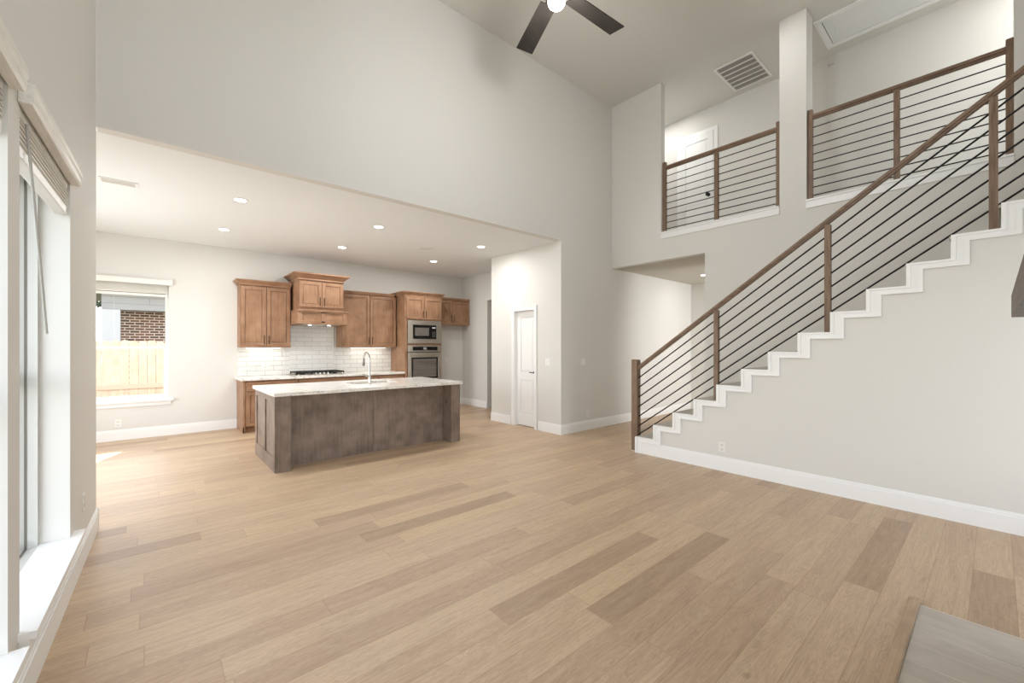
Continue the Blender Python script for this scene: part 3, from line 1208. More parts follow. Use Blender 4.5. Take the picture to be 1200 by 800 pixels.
# backsplash
bs = MB()
bs.box(1.25, 2.07, YK - 0.011, YK - 0.0005, ZCT + 0.001, 1.508)
bs.box(2.992, 4.30, YK - 0.011, YK - 0.0005, ZCT + 0.001, 1.508)
bs.box(2.128, 2.9345, YK - 0.0105, YK - 0.0005, ZCT + 0.001, 1.953)
bs.box(2.07, 2.128, YK - 0.0105, YK - 0.0005, ZCT + 0.001, 1.953)
bs.box(2.9345, 2.992, YK - 0.0105, YK - 0.0005, ZCT + 0.001, 1.953)
bs2 = obj('backsplash', bs, M['tile'], origin=(1.25, YK, ZCT))
bs2['kind'] = 'structure'
pn = MB()
pn.box(2.14, 2.98, YK - 0.016, YK - 0.0112, ZCT + 0.02, 1.95)
obj('accent_panel', pn, M['tile2'], bs2)
ed = MB()
for x in (2.05, 2.128, 2.98):
    ed.box(x, x + 0.012, YK - 0.019, YK - 0.0112, ZCT + 0.002, 1.5 if x < 2.1 else 1.95)
obj('border_strip', ed, M['plastic'], bs2)

# cooktop
t = thing('gas_cooktop', 'stainless gas cooktop with black grates on the back counter', 'cooktop', (2.56, 8.97, ZCT + 0.0005))
obj('body', MB().box(2.10, 3.03, 8.70, 9.24, ZCT + 0.0006, ZCT + 0.018), M['steel'], t, bevel=0.004)
for k in range(3):
    x0 = 2.12 + k * 0.302
    x1 = x0 + 0.288
    y0 = 8.85 if k == 1 else 8.73
    g = MB()
    zb, zt = ZCT + 0.052, ZCT + 0.070
    g.box(x0, x1, y0, y0 + 0.018, zb - 0.01, zt)
    g.box(x0, x1, 9.20, 9.218, zb - 0.01, zt)
    g.box(x0, x0 + 0.018, y0, 9.218, zb - 0.01, zt)
    g.box(x1 - 0.018, x1, y0, 9.218, zb - 0.01, zt)
    for q in (0.33, 0.66):
        g.box(x0 + 0.018, x1 - 0.018, y0 + q * (9.2 - y0), y0 + q * (9.2 - y0) + 0.014, zb, zt)
    g.box((x0 + x1) / 2 - 0.007, (x0 + x1) / 2 + 0.007, y0 + 0.018, 9.2, zb, zt)
    for (fx, fy) in ((x0, y0), (x1 - 0.02, y0), (x0, 9.198), (x1 - 0.02, 9.198)):
        g.box(fx, fx + 0.02, fy, fy + 0.02, ZCT + 0.0185, zb)
    obj('grate', g, M['grate'], t)
for (bx_, by_) in ((2.264, 8.86), (2.264, 9.1), (2.566, 9.05), (2.868, 8.86), (2.868, 9.1)):
    obj('burner', MB().cyl((bx_, by_), 0.045, ZCT + 0.0185, ZCT + 0.04, 18, 0.035), M['black'], t)
for k in range(5):
    x = 2.41 + k * 0.078
    kb_ = MB().cyl((x, 8.775), 0.023, ZCT + 0.0185, ZCT + 0.048, 16, 0.018)
    obj('knob', kb_, M['chrome'], t, smooth=True)

# oven tower
XT0, XT1, YT = 4.305, 5.245, 8.62
t = thing('oven_cabinet', 'tall brown oven tower cabinet holding microwave and wall oven', 'cabinet', ((XT0 + XT1) / 2, YT + 0.02, 0))
b = MB()
b.box(XT0, XT0 + 0.02, YT + 0.021, YK - 0.002, 0.0, 2.66)
b.box(XT1 - 0.02, XT1, YT + 0.021, YK - 0.002, 0.0, 2.66)
b.box(XT0 + 0.02, XT1 - 0.02, 9.25, YK - 0.002, 0.1, 2.66)
for (za, zb) in ((0.1, 0.66), (1.562, 1.592), (2.128, 2.66)):
    b.box(XT0 + 0.02, XT1 - 0.02, YT + 0.03, 9.25, za, zb)
b.box(XT0, XT0 + 0.055, YT + 0.003, YT + 0.021, 0.0, 2.66)
b.box(XT1 - 0.04, XT1, YT + 0.003, YT + 0.021, 0.0, 2.66)
for (za, zb) in ((0.60, 0.66), (1.562, 1.592), (2.128, 2.165), (2.63, 2.66)):
    b.box(XT0 + 0.055, XT1 - 0.04, YT + 0.003, YT + 0.03, za, zb)
obj('body', b, M['cab'], t, bevel=0.002)
cm = crown(XT0, XT1, YT + 0.003, 8.965, 2.6605, 2.765, 0.065)
for (za, zb, pj) in ((2.6605, 2.6866, 0.006), (2.6866, 2.746, 0.03), (2.746, 2.765, 0.065)):
    cm.box(XT0 - pj * 0.72, XT1, 8.965, YK - 0.002, za, zb)
obj('crown_molding', cm, M['cabx'], t)
xm = (XT0 + XT1) / 2
for k, (a, c) in enumerate(((XT0 + 0.03, xm - 0.004), (xm + 0.004, XT1 - 0.02))):
    d = MB()
    shaker(d, a, c, 2.155, 2.645, YT - 0.022)
    dd = obj('door', d, M['cab'], t, bevel=0.002)
    bar_handle(c - 0.035 if k == 0 else a + 0.035, 2.185, 2.335, YT - 0.022, dd)
for (za, zb) in ((0.12, 0.355), (0.365, 0.595)):
    d = MB()
    d.box(XT0 + 0.03, XT1 - 0.02, YT - 0.018, YT + 0.002, za, zb)
    dd = obj('drawer', d, M['cabx'], t, bevel=0.003)
    bar_handle((za + zb) / 2, xm - 0.1, xm + 0.1, YT - 0.018, dd, True)

# microwave
mx0, mx1, mz0, mz1 = XT0 + 0.06, XT1 - 0.025, 1.598, 2.122
t = thing('microwave', 'built-in stainless microwave with black door in the oven tower', 'microwave', ((mx0 + mx1) / 2, YT, mz0))
f = MB()
ix0, ix1, iz0, iz1 = mx0 + 0.125, mx1 - 0.125, mz0 + 0.105, mz1 - 0.10
yf = YT - 0.022
f.box(mx0, ix0, yf, YT + 0.001, mz0, mz1)
f.box(ix1, mx1, yf, YT + 0.001, mz0, mz1)
f.box(ix0, ix1, yf, YT + 0.001, mz0, iz0)
f.box(ix0, ix1, yf, YT + 0.001, iz1, mz1)
obj('trim_frame', f, M['steel'], t, bevel=0.003)
obj('case', MB().box(ix0 + 0.002, ix1 - 0.002, YT + 0.0, 9.1, iz0 + 0.002, iz1 - 0.002), M['black'], t)
xd = ix0 + (ix1 - ix0) * 0.76
dr = MB()
dr.box(ix0 + 0.004, ix0 + 0.05, yf - 0.004, YT - 0.002, iz0 + 0.004, iz1 - 0.004)
dr.box(xd - 0.05, xd, yf - 0.004, YT - 0.002, iz0 + 0.004, iz1 - 0.004)
dr.box(ix0 + 0.05, xd - 0.05, yf - 0.004, YT - 0.002, iz0 + 0.004, iz0 + 0.07)
dr.box(ix0 + 0.05, xd - 0.05, yf - 0.004, YT - 0.002, iz1 - 0.06, iz1 - 0.004)
md = obj('door', dr, M['blackglass'], t)
obj('window', MB().box(ix0 + 0.051, xd - 0.051, yf + 0.002, YT - 0.003, iz0 + 0.071, iz1 - 0.061), plain('microwave_window', '#8A8580', 0.1, 0.6), md)
cp = obj('control_panel', MB().box(xd + 0.003, ix1 - 0.004, yf - 0.004, YT - 0.002, iz0 + 0.004, iz1 - 0.004), M['blackglass'], t)
obj('display', MB().box(xd + 0.03, ix1 - 0.03, yf - 0.0052, yf - 0.0042, iz1 - 0.075, iz1 - 0.045), plain('display_grey', '#C9CBCB', 0.4), cp)
bt = MB().box(xd + 0.03, ix1 - 0.03, yf - 0.0052, yf - 0.0042, iz0 + 0.04, iz0 + 0.17)
obj('keypad', bt, plain('keypad_grey', '#3A3836', 0.4), cp)

# wall oven
oz0, oz1 = 0.668, 1.556
t = thing('wall_oven', 'stainless wall oven with dark glass door below the microwave', 'oven', ((mx0 + mx1) / 2, YT, oz0))
obj('case', MB().box(mx0 + 0.01, mx1 - 0.01, YT + 0.0345, 9.2, oz0 + 0.01, oz1 - 0.01), M['black'], t)
f = MB()
f.box(mx0, mx1, yf, YT + 0.001, oz1 - 0.15, oz1)
cpo = obj('control_panel', f, M['steel'], t, bevel=0.003)
cg = obj('control_glass', MB().box(mx0 + 0.12, mx1 - 0.10, yf - 0.004, yf - 0.0005, oz1 - 0.118, oz1 - 0.03), M['blackglass'], cpo)
obj('display', MB().box((mx0 + mx1) / 2 - 0.045, (mx0 + mx1) / 2 + 0.045, yf - 0.007, yf - 0.0045, oz1 - 0.10, oz1 - 0.045), plain('oven_display', '#8E8C8A', 0.4), cpo)
dz1 = oz1 - 0.165
dr = MB()
dr.box(mx0, mx0 + 0.085, yf - 0.008, YT + 0.001, oz0 + 0.02, dz1)
dr.box(mx1 - 0.085, mx1, yf - 0.008, YT + 0.001, oz0 + 0.02, dz1)
dr.box(mx0 + 0.085, mx1 - 0.085, yf - 0.008, YT + 0.001, oz0 + 0.02, oz0 + 0.12)
dr.box(mx0 + 0.085, mx1 - 0.085, yf - 0.008, YT + 0.001, dz1 - 0.11, dz1)
od = obj('door', dr, M['steel'], t, bevel=0.003)
gl = MB()
gx0, gx1, gz0, gz1 = mx0 + 0.086, mx1 - 0.086, oz0 + 0.121, dz1 - 0.111
for (a, b_, c, d_) in ((gx0, gx0 + 0.04, gz0, gz1), (gx1 - 0.04, gx1, gz0, gz1), (gx0 + 0.04, gx1 - 0.04, gz0, gz0 + 0.04), (gx0 + 0.04, gx1 - 0.04, gz1 - 0.03, gz1)):
    gl.box(a, b_, yf - 0.004, yf + 0.006, c, d_)
gw = obj('window_border', gl, M['blackglass'], od)
obj('window', MB().box(gx0 + 0.0405, gx1 - 0.0405, yf, yf + 0.006, gz0 + 0.0405, gz1 - 0.0305), plain('oven_window', '#857F79', 0.1, 0.55), od)
rk = MB()
for q in (0.30, 0.5, 0.72, 0.86):
    z = gz0 + (gz1 - gz0) * q
    rk.box(gx0 + 0.05, gx1 - 0.05, yf - 0.001, yf - 0.0003, z, z + 0.006)
obj('rack_line', rk, plain('rack_grey', '#8C857C', 0.4, 0.5), od)
hb = MB()
hz = dz1 - 0.055
hb.tube([(mx0 + 0.05, yf - 0.055, hz), (mx1 - 0.05, yf - 0.055, hz)], 0.013, 12)
for x in (mx0 + 0.09, mx1 - 0.09):
    hb.tube([(x, yf - 0.0085, hz), (x, yf - 0.055, hz)], 0.009, 10)
obj('handle', hb, M['steel'], od, smooth=True)


# under-cabinet lights
def under_light(label, x0, x1):
    t = thing('under_cabinet_light', label, 'light', ((x0 + x1) / 2, 9.2, 1.497), 'lights under the wall cabinets')
    obj('housing', MB().box(x0, x1, 9.16, 9.23, 1.497, 1.5095), M['plastic'], t)
    obj('diffuser', MB().box(x0 + 0.01, x1 - 0.01, 9.168, 9.222, 1.492, 1.4965), M['led'], t)
    l = area_light('under_cabinet_lamp', (0, 0, 0), (0, 0, -1), x1 - x0 - 0.04, 0.04, 0.55, (1, 0.92, 0.82))
    l.parent = t
    l.location = (0, 0, -0.008)
    return t


under_light('glowing light strip under the wall cabinet left of the range hood', 1.36, 1.95)
under_light('glowing light strip under the wall cabinet right of the range hood', 3.3, 4.1)

# ================================================================== ISLAND
IX0, IX1 = 1.155, 3.775
IYF, IYP, IYB = 5.66, 5.90, 6.88
t = thing('kitchen_island', 'weathered grey-brown wooden kitchen island with corner posts and panelled end', 'kitchen island', ((IX0 + IX1) / 2, 6.2, 0))
for (a, b) in ((IX0, IX0 + 0.16), (IX1 - 0.16, IX1)):
    p = MB()
    p.box(a + 0.004, b - 0.004, IYF, IYP - 0.0015, 0, 0.92)
    p.box(a, a + 0.012, IYF - 0.006, IYF, 0.0, 0.92)
    p.box(b - 0.012, b, IYF - 0.006, IYF, 0.0, 0.92)
    obj('post', p, M['isl'], t, bevel=0.002)
xs = 2.455
for (a, b) in ((IX0 + 0.02, xs - 0.0015), (xs + 0.0015, IX1 - 0.02)):
    obj('back_panel', MB().box(a, b, IYP, IYP + 0.018, 0.0, 0.92), M['isl'], t)
obj('seam_batten', MB().box(xs - 0.008, xs + 0.008, IYP - 0.006, IYP - 0.0002, 0.0, 0.92), M['isl'], t)
b = MB()
b.box(IX0 + 0.024, IX1 - 0.024, IYP + 0.0185, IYB - 0.09, 0.0, 0.10)
b.box(IX0 + 0.024, 2.27, IYP + 0.0185, IYB - 0.022, 0.10, 0.92)
b.box(3.03, IX1 - 0.024, IYP + 0.0185, IYB - 0.022, 0.10, 0.92)
b.box(2.27, 3.03, IYP + 0.0185, IYP + 0.04, 0.10, 0.92)
b.box(2.27, 3.03, IYB - 0.045, IYB - 0.022, 0.10, 0.92)
obj('body', b, M['isl'], t)


def end_panel(x, sgn):
    mb = MB()
    def bx(d0, d1, y0, y1, z0, z1):
        xa, xb = sorted((x + sgn * d0, x + sgn * d1))
        mb.box(xa, xb, y0, y1, z0, z1)
    ya, yb = IYP - 0.001, IYB
    ya = IYF + 0.01 if sgn > 0 else IYF + 0.01
    T = 0.0225
    ym = (ya + yb) / 2
    st_ = 0.075
    if True:
        bx(0, T, yb - st_, yb, 0, 0.92)
        bx(0, T, ym - 0.05, ym + 0.05, 0, 0.92)
        bx(0, T, ya, ya + st_, 0, 0.92)
        for (c, d) in ((yb - st_, ym + 0.05), (ym - 0.05, ya + st_)):
            lo, hi = min(c, d), max(c, d)
            bx(0, T, lo, hi, 0, 0.17)
            bx(0, T, lo, hi, 0.845, 0.92)
            bx(T * 0.70, T, lo, hi, 0.17, 0.845)
    return mb


o = obj('end_panel', end_panel(IX0 - 0.0195, 1), M['isl'], t, bevel=0.002)
o = obj('end_panel', end_panel(IX1 + 0.0195, -1), M['isl'], t, bevel=0.002)
for k in range(4):
    w = (IX1 - IX0 - 0.06) / 4
    a = IX0 + 0.03 + k * w
    d = MB()
    # doors on the working side, facing +Y
    x0, x1 = a + 0.004, a + w - 0.004
    for (p0, p1, q0, q1, e) in ((x0, x0 + 0.06, 0.115, 0.885, 0), (x1 - 0.06, x1, 0.115, 0.885, 0), (x0 + 0.06, x1 - 0.06, 0.115, 0.175, 0), (x0 + 0.06, x1 - 0.06, 0.825, 0.885, 0), (x0 + 0.06, x1 - 0.06, 0.175, 0.825, 0.01)):
        d.box(p0, p1, IYB - 0.0215, IYB - e, q0, q1)
    obj('door', d, M['isl'], t, bevel=0.002)

# island countertop with a sink cut-out
CX0, CX1, CY0, CY1 = 1.118, 3.812, 5.615, 7.0
SX0, SX1, SY0, SY1 = 2.31, 2.99, 6.22, 6.68
c = MB()
wall = [(CX0, SX0, CY0, CY1), (SX1, CX1, CY0, CY1), (SX0, SX1, CY0, SY0), (SX0, SX1, SY1, CY1)]
bm = c.bm
# one clean slab with a hole
outer = [(CX0, CY0), (CX1, CY0), (CX1, CY1), (CX0, CY1)]
inner = [(SX0, SY0), (SX1, SY0), (SX1, SY1), (SX0, SY1)]
lay = {}
for z in (0.9215, ZCT):
    lay[z] = ([bm.verts.new((x, y, z)) for x, y in outer], [bm.verts.new((x, y, z)) for x, y in inner])
for z in lay:
    o_, i_ = lay[z]
    for k in range(4):
        j = (k + 1) % 4
        bm.faces.new([o_[k], o_[j], i_[j], i_[k]])
for idx in (0, 1):
    a, b_ = lay[0.9215][idx], lay[ZCT][idx]
    for k in range(4):
        j = (k + 1) % 4
        bm.faces.new([a[k], a[j], b_[j], b_[k]])
ict = obj('countertop', c, M['granite'], bevel=0.004)
tag(ict, 'speckled white granite countertop on the kitchen island', 'countertop')

# sink
s = MB()
s.box(SX0 - 0.02, SX1 + 0.02, SY0 - 0.02, SY1 + 0.02, 0.70, 0.715)
s.box(SX0 - 0.02, SX0 - 0.004, SY0 - 0.02, SY1 + 0.02, 0.715, 0.921)
s.box(SX1 + 0.004, SX1 + 0.02, SY0 - 0.02, SY1 + 0.02, 0.715, 0.921)
s.box(SX0 - 0.004, SX1 + 0.004, SY0 - 0.02, SY0 - 0.004, 0.715, 0.921)
s.box(SX0 - 0.004, SX1 + 0.004, SY1 + 0.004, SY1 + 0.02, 0.715, 0.921)
t = thing('kitchen_sink', 'undermount steel sink set into the island countertop', 'sink', ((SX0 + SX1) / 2, (SY0 + SY1) / 2, 0.70))
obj('basin', s, M['steel'], t)
obj('drain', MB().ring(((SX0 + SX1) / 2, (SY0 + SY1) / 2), 0.02, 0.045, 0.7155, 0.719), M['chrome'], t)

# faucet
FX, FY = 2.46, 6.06
t = thing('kitchen_faucet', 'tall gooseneck pull-down faucet standing on the island', 'faucet', (FX, FY, ZCT + 0.0003))
obj('base', MB().lathe((FX, FY, ZCT + 0.0005), [(0.030, 0), (0.030, 0.008), (0.024, 0.014), (0.0, 0.015)][:3]), M['chrome'], t, smooth=True)
pts = [(FX, FY, ZCT + 0.012), (FX, FY, ZCT + 0.16)]
rad = [0.019, 0.018]
pts.append((FX, FY, ZCT + 0.17))
rad.append(0.0135)
pts.append((FX, FY, 1.32))
rad.append(0.0125)
for k in range(1, 13):
    a = PI * k / 12 * 0.93
    R_ = 0.115
    pts.append((FX, FY + R_ - R_ * math.cos(a), 1.32 + R_ * math.sin(a)))
    rad.append(0.0125)
obj('spout', MB().tube(pts, rad, 14), M['chrome'], t, smooth=True)
e = Vector(pts[-1])
obj('spray_head', MB().tube([e, e + Vector((0, 0.004, -0.05)), e + Vector((0, 0.008, -0.09)), e + Vector((0, 0.010, -0.115))], [0.014, 0.0175, 0.020, 0.017], 14), plain('dark_nickel', '#8B8884', 0.25, 1.0), t, smooth=True)
hb = MB()
hb.tube([(FX - 0.012, FY, 1.085), (FX - 0.045, FY, 1.085)], 0.014, 12)
hb.tube([(FX - 0.045, FY, 1.085), (FX - 0.075, FY - 0.005, 1.105), (FX - 0.115, FY - 0.008, 1.125)], [0.009, 0.008, 0.006], 10)
obj('handle', hb, M['chrome'], t, smooth=True)


# ================================================================== LIGHTS ON CEILINGS
def can_light(x, y, z, label, watts=14.0, r=0.085, lamp=True):
    t = thing('recessed_light', label, 'light', (x, y, z), 'recessed ceiling lights')
    obj('trim_ring', MB().ring((x, y), r * 0.78, r, z - 0.006, z - 0.0005), M['plastic'], t, smooth=True)
    obj('lens', MB().cyl((x, y), r * 0.77, z - 0.004, z - 0.0006, 24), M['lamp'], t)
    if lamp:
        d = bpy.data.lights.new('recessed_lamp', 'AREA')
        d.shape = 'DISK'
        d.size = r * 1.4
        d.energy = watts
        d.color = (1, 0.995, 0.98)
        l = bpy.data.objects.new('recessed_lamp', d)
        COL.objects.link(l)
        l.parent = t
        l.location = (0, 0, -0.0075)
    return t


can_light(0.86, 6.19, ZK, 'recessed ceiling light in front row nearest the left wall, over the island end')
can_light(2.655, 6.19, ZK, 'recessed ceiling light in front row over the middle of the island')
can_light(4.605, 6.19, ZK, 'recessed ceiling light in front row closest to the pantry wall')
can_light(0.88, 7.91, ZK, 'recessed ceiling light in back row left of the wall cabinets')
can_light(2.69, 7.91, ZK, 'recessed ceiling light in back row in front of the range hood')
can_light(4.62, 7.91, ZK, 'recessed ceiling light in back row in front of the oven tower')
can_light(8.93, 4.06, 3.05, 'recessed ceiling light in the downstairs hall beyond the stairs', 4)
can_light(7.6, 4.45, ZC, 'unseen recessed light added on the loft ceiling above the loft door', 11)  # hidden lamp, added to brighten the left end of the loft
can_light(7.6, -0.6, ZC, 'unseen recessed light added on the loft ceiling behind the right pillar', 13)  # out of sight behind the pillar, added to lift the loft walls
can_light(6.08, 2.07, ZC, 'recessed light high on the great room ceiling above the stair', 6)


# ceiling registers
def register(name, label, cat, x0, x1, y0, y1, z):
    t = thing(name, label, cat, ((x0 + x1) / 2, (y0 + y1) / 2, z))
    f = MB()
    w = 0.022
    f.box(x0, x1, y0, y0 + w, z - 0.008, z - 0.0006)
    f.box(x0, x1, y1 - w, y1, z - 0.008, z - 0.0006)
    f.box(x0, x0 + w, y0 + w, y1 - w, z - 0.008, z - 0.0006)
    f.box(x1 - w, x1, y0 + w, y1 - w, z - 0.008, z - 0.0006)
    obj('frame', f, M['plastic'], t)
    obj('backing', MB().box(x0 + w, x1 - w, y0 + w, y1 - w, z - 0.002, z - 0.0007), M['socket'], t)
    s = MB()
    n = max(3, int((y1 - y0 - 2 * w) / 0.028))
    for k in range(n):
        y = y0 + w + (k + 0.5) * (y1 - y0 - 2 * w) / n
        s.box(x0 + w, x1 - w, y - 0.006, y + 0.004, z - 0.007, z - 0.003)
    obj('louvers', s, M['plastic'], t)
    return t


register('ceiling_register', 'small white supply register on the kitchen ceiling above the island', 'vent', 3.78, 4.02, 6.90, 7.08, ZK)
register('ceiling_register', 'white supply register on the kitchen ceiling beside the left wall end', 'vent', -0.42, -0.10, 6.32, 6.50, ZK)

# big return grille
t = thing('return_air_grille', 'large square return air grille on the high ceiling in front of the loft', 'vent', (7.63, 2.81, ZC))
x0, x1, y0, y1 = 7.18, 8.08, 2.505, 3.115
f = MB()
w = 0.035
f.box(x0, x1, y0, y0 + w, ZC - 0.016, ZC - 0.0006)
f.box(x0, x1, y1 - w, y1, ZC - 0.016, ZC - 0.0006)
f.box(x0, x0 + w, y0 + w, y1 - w, ZC - 0.016, ZC - 0.0006)
f.box(x1 - w, x1, y0 + w, y1 - w, ZC - 0.016, ZC - 0.0006)
obj('frame', f, M['plastic'], t)
obj('backing', MB().box(x0 + w, x1 - w, y0 + w, y1 - w, ZC - 0.003, ZC - 0.0007), plain('filter_grey', '#7B776D', 0.9), t)
g = MB()
n = 6
for k in range(1, n):
    x = x0 + w + k * (x1 - x0 - 2 * w) / n
    g.box(x - 0.007, x + 0.007, y0 + w, y1 - w, ZC - 0.019, ZC - 0.0035)
obj('dividers', g, M['plastic'], t)
g = MB()
n = 30
for k in range(n):
    y = y0 + w + (k + 0.5) * (y1 - y0 - 2 * w) / n
    g.box(x0 + w, x1 - w, y - 0.002, y + 0.002, ZC - 0.012, ZC - 0.0036)
obj('louvers', g, M['socket'], t)

# attic hatch
t = thing('attic_hatch', 'rectangular framed attic hatch on the ceiling above the loft', 'hatch', (7.61, 0.9, ZC))
x0, x1, y0, y1 = 7.215, 8.01, 0.10, 1.715
f = MB()
for (w, za, zb, ins) in ((0.075, ZC - 0.016, ZC - 0.0006, 0), (0.022, ZC - 0.026, ZC - 0.016, 0)):
    f.box(x0, x1, y0, y0 + w, za, zb)
    f.box(x0, x1, y1 - w, y1, za, zb)
    f.box(x0, x0 + w, y0 + w, y1 - w, za, zb)
    f.box(x1 - w, x1, y0 + w, y1 - w, za, zb)
obj('frame', f, M['trim'], t)
obj('panel', MB().box(x0 + 0.083, x1 - 0.083, y0 + 0.083, y1 - 0.083, ZC - 0.010, ZC - 0.0006), M['ceil'], t)
gp = MB()
for (a, b, c_, d_) in ((x0 + 0.0755, x0 + 0.0825, y0 + 0.0755, y1 - 0.0755), (x1 - 0.0825, x1 - 0.0755, y0 + 0.0755, y1 - 0.0755), (x0 + 0.0825, x1 - 0.0825, y1 - 0.0825, y1 - 0.0755)):
    gp.box(a, b, c_, d_, ZC - 0.003, ZC - 0.0006)
obj('gap', gp, M['grate'], t)
cd = MB().tube([(7.50, 1.52, ZC - 0.0105), (7.50, 1.52, ZC - 0.02), (7.508, 1.52, ZC - 0.10)], 0.004, 8)
obj('pull_cord', cd, M['plastic'], t)

# small fixture on the loft wall
o = obj('wall_sensor', MB().box(8.20, XB - 0.0005, 1.66, 1.76, 6.02, 6.05), M['socket'], bevel=0.004)
tag(o, 'tiny grey fixture high on the loft back wall below the attic hatch', 'sensor')

# ================================================================== CEILING FAN
FC = Vector((2.993, 2.796, 0))
FZ = 5.0
t = thing('ceiling_fan', 'dark ceiling fan with lit globe hanging from the high ceiling', 'ceiling fan', (FC.x, FC.y, FZ))
obj('canopy', MB().lathe((FC.x, FC.y, ZC - 0.0006), [(0.03, -0.09), (0.055, -0.08), (0.075, -0.03), (0.08, 0)]), M['bronze'], t, smooth=True)
obj('downrod', MB().cyl((FC.x, FC.y), 0.014, FZ + 0.14, ZC - 0.085, 16), M['bronze'], t, smooth=True)
obj('motor_housing', MB().lathe((FC.x, FC.y, FZ), [(0.09, -0.05), (0.135, -0.035), (0.15, 0.02), (0.14, 0.09), (0.07, 0.13), (0.03, 0.145)]), M['bronze'], t, smooth=True)
for k in range(5):
    ang = math.radians(-4.2 + 72 * k)
    Rm = Matrix.Translation((FC.x, FC.y, FZ)) @ Matrix.Rotation(ang, 4, 'Z') @ Matrix.Rotation(math.radians(9), 4, 'X')
    bl = MB()
    bl.prism([(0.20, -0.085), (0.90, -0.100), (0.90, 0.100), (0.20, 0.085)], 'Z', -0.005, 0.005)
    bl.bm.transform(Rm)
    bo = obj('blade', bl, M['fanblade'], t)
    ir = MB()
    ir.box(0.11, 0.26, -0.03, 0.03, 0.006, 0.014)
    ir.bm.transform(Rm)
    obj('blade_bracket', ir, M['bronze'], bo)
obj('light_kit', MB().lathe((FC.x, FC.y, FZ), [(0.075, -0.085), (0.085, -0.075), (0.085, -0.0505)]), M['bronze'], t, smooth=True)
prof = []
for k in range(0, 10):
    a = -PI / 2 + k * (PI / 2 + 0.35) / 9
    prof.append((max(0.002, 0.085 * math.cos(a)), -0.125 + 0.07 * math.sin(a)))
prof.append((0.07, -0.0855))
obj('globe', MB().lathe((FC.x, FC.y, FZ), prof), M['globe'], t, smooth=True)
d = bpy.data.lights.new('fan_lamp', 'POINT')
d.energy = 40
d.shadow_soft_size = 0.09
d.color = (1, 0.98, 0.95)
l = bpy.data.objects.new('fan_lamp', d)
COL.objects.link(l)
l.parent = t
l.location = (0, 0, -0.31)

# ================================================================== STAIRS
t = thing('staircase', 'carpeted stair flight rising to the right behind the white stepped trim', 'staircase', (6.08, Y0, 0))
for i in range(NST):
    mb = MB()
    ya, yb = sy(i + 1), sy(i)
    yend = max(ya - 0.0, -1.598)
    if yb <= -1.59:
        break
    zlo = 0.0 if i == 0 else szz(i - 1) - 0.10
    mb.box(XS + 0.021, XL - 0.001, yend + 0.0005, yb, max(0, zlo), szz(i) - 0.03)
    mb.box(XS + 0.021, XL - 0.001, yend + 0.0005, min(yb + 0.014, Y0 + 0.004), szz(i) - 0.028, szz(i))
    obj('step', mb, M['carpet'], t, bevel=0.008)

XRL = 5.40          # plane of the stair railing
SL = RISE / RUN


def newel(parent, x, y, w, z0, z1, name='post', cap=True):
    mb = MB()
    h = w / 2
    mb.box(x - h, x + h, y - h, y + h, z0, z1 - 0.008)
    mb.frustum((x - h, x + h, y - h, y + h), z1 - 0.008, (x - h + 0.008, x + h - 0.008, y - h + 0.008, y + h - 0.008), z1)
    return obj(name, mb, M['rail'], parent)


t = thing('stair_railing', 'brown wooden stair railing with slanting black metal rods', 'railing', (XRL, 3.45, 0))
newel(t, 5.398, 3.457, 0.092, 0, 1.335, 'newel_post')
obj('newel_foot', MB().box(5.350, 5.446, 3.409, 3.505, 0.0, 0.008), M['trim'], t)


def rz(y, z_at):
    return z_at + SL * (3.353 - y)


YEND = -1.45
for y, i in ((2.302, 3), (1.157, 7), (0.013, 11), (-1.130, 15)):
    newel(t, 5.4025, y, 0.053, szz(i) + 0.0005, rz(y, 1.226), 'post')
hr = MB()
w = 0.032
for (ww, za, zb) in ((0.026, 1.225, 1.247), (0.034, 1.247, 1.285)):
    pl = [(3.411, rz(3.411, za)), (3.411, rz(3.411, zb)), (YEND, rz(YEND, zb)), (YEND, rz(YEND, za))]
    hr.prism(pl, 'X', XRL - ww, XRL + ww)
obj('handrail', hr, M['raily'], t, bevel=0.004)
for zz in (1.109, 0.970, 0.829, 0.690, 0.550, 0.411, 0.287):
    ro = MB().tube([(XRL, 3.425, rz(3.425, zz)), (XRL, YEND, rz(YEND, zz))], 0.0085, 10)
    obj('rod', ro, M['black'], t, smooth=True)

# loft railings
XLR = 6.90
ZR = [4.535, 4.405, 4.286, 4.169, 4.055, 3.945, 3.826, 3.715, 3.602]
ZTRIM = ZL + 0.0985


def loft_rail(label, ys, tall, last_half=False):
    t = thing('loft_railing', label, 'railing', (XLR, (ys[0] + ys[-1]) / 2, ZTRIM), 'upstairs loft railings')
    for k, y in enumerate(ys):
        z1 = 4.785 if k in tall else 4.645
        newel(t, XLR, y, 0.056, ZTRIM, z1, 'post')
    a, b = ys[0], ys[-1]
    h = MB()
    h.box(XLR - 0.022, XLR + 0.022, b + 0.028, a - 0.028, 4.645, 4.668)
    h.box(XLR - 0.034, XLR + 0.034, b + 0.0285, a - 0.0285, 4.668, 4.706)
    obj('handrail', h, M['raily'], t, bevel=0.004)
    for z in ZR:
        obj('rod', MB().tube([(XLR, a - 0.02, z), (XLR, b + 0.02, z)], 0.0075, 8), M['black'], t, smooth=True)
    return t


loft_rail('shorter upstairs railing left of the square pillar, in front of the loft door', [3.838, 2.94, 2.060], (0, 2))
loft_rail('longer upstairs railing right of the square pillar, above the stair', [1.674, 0.79, -0.096], (0, 2))


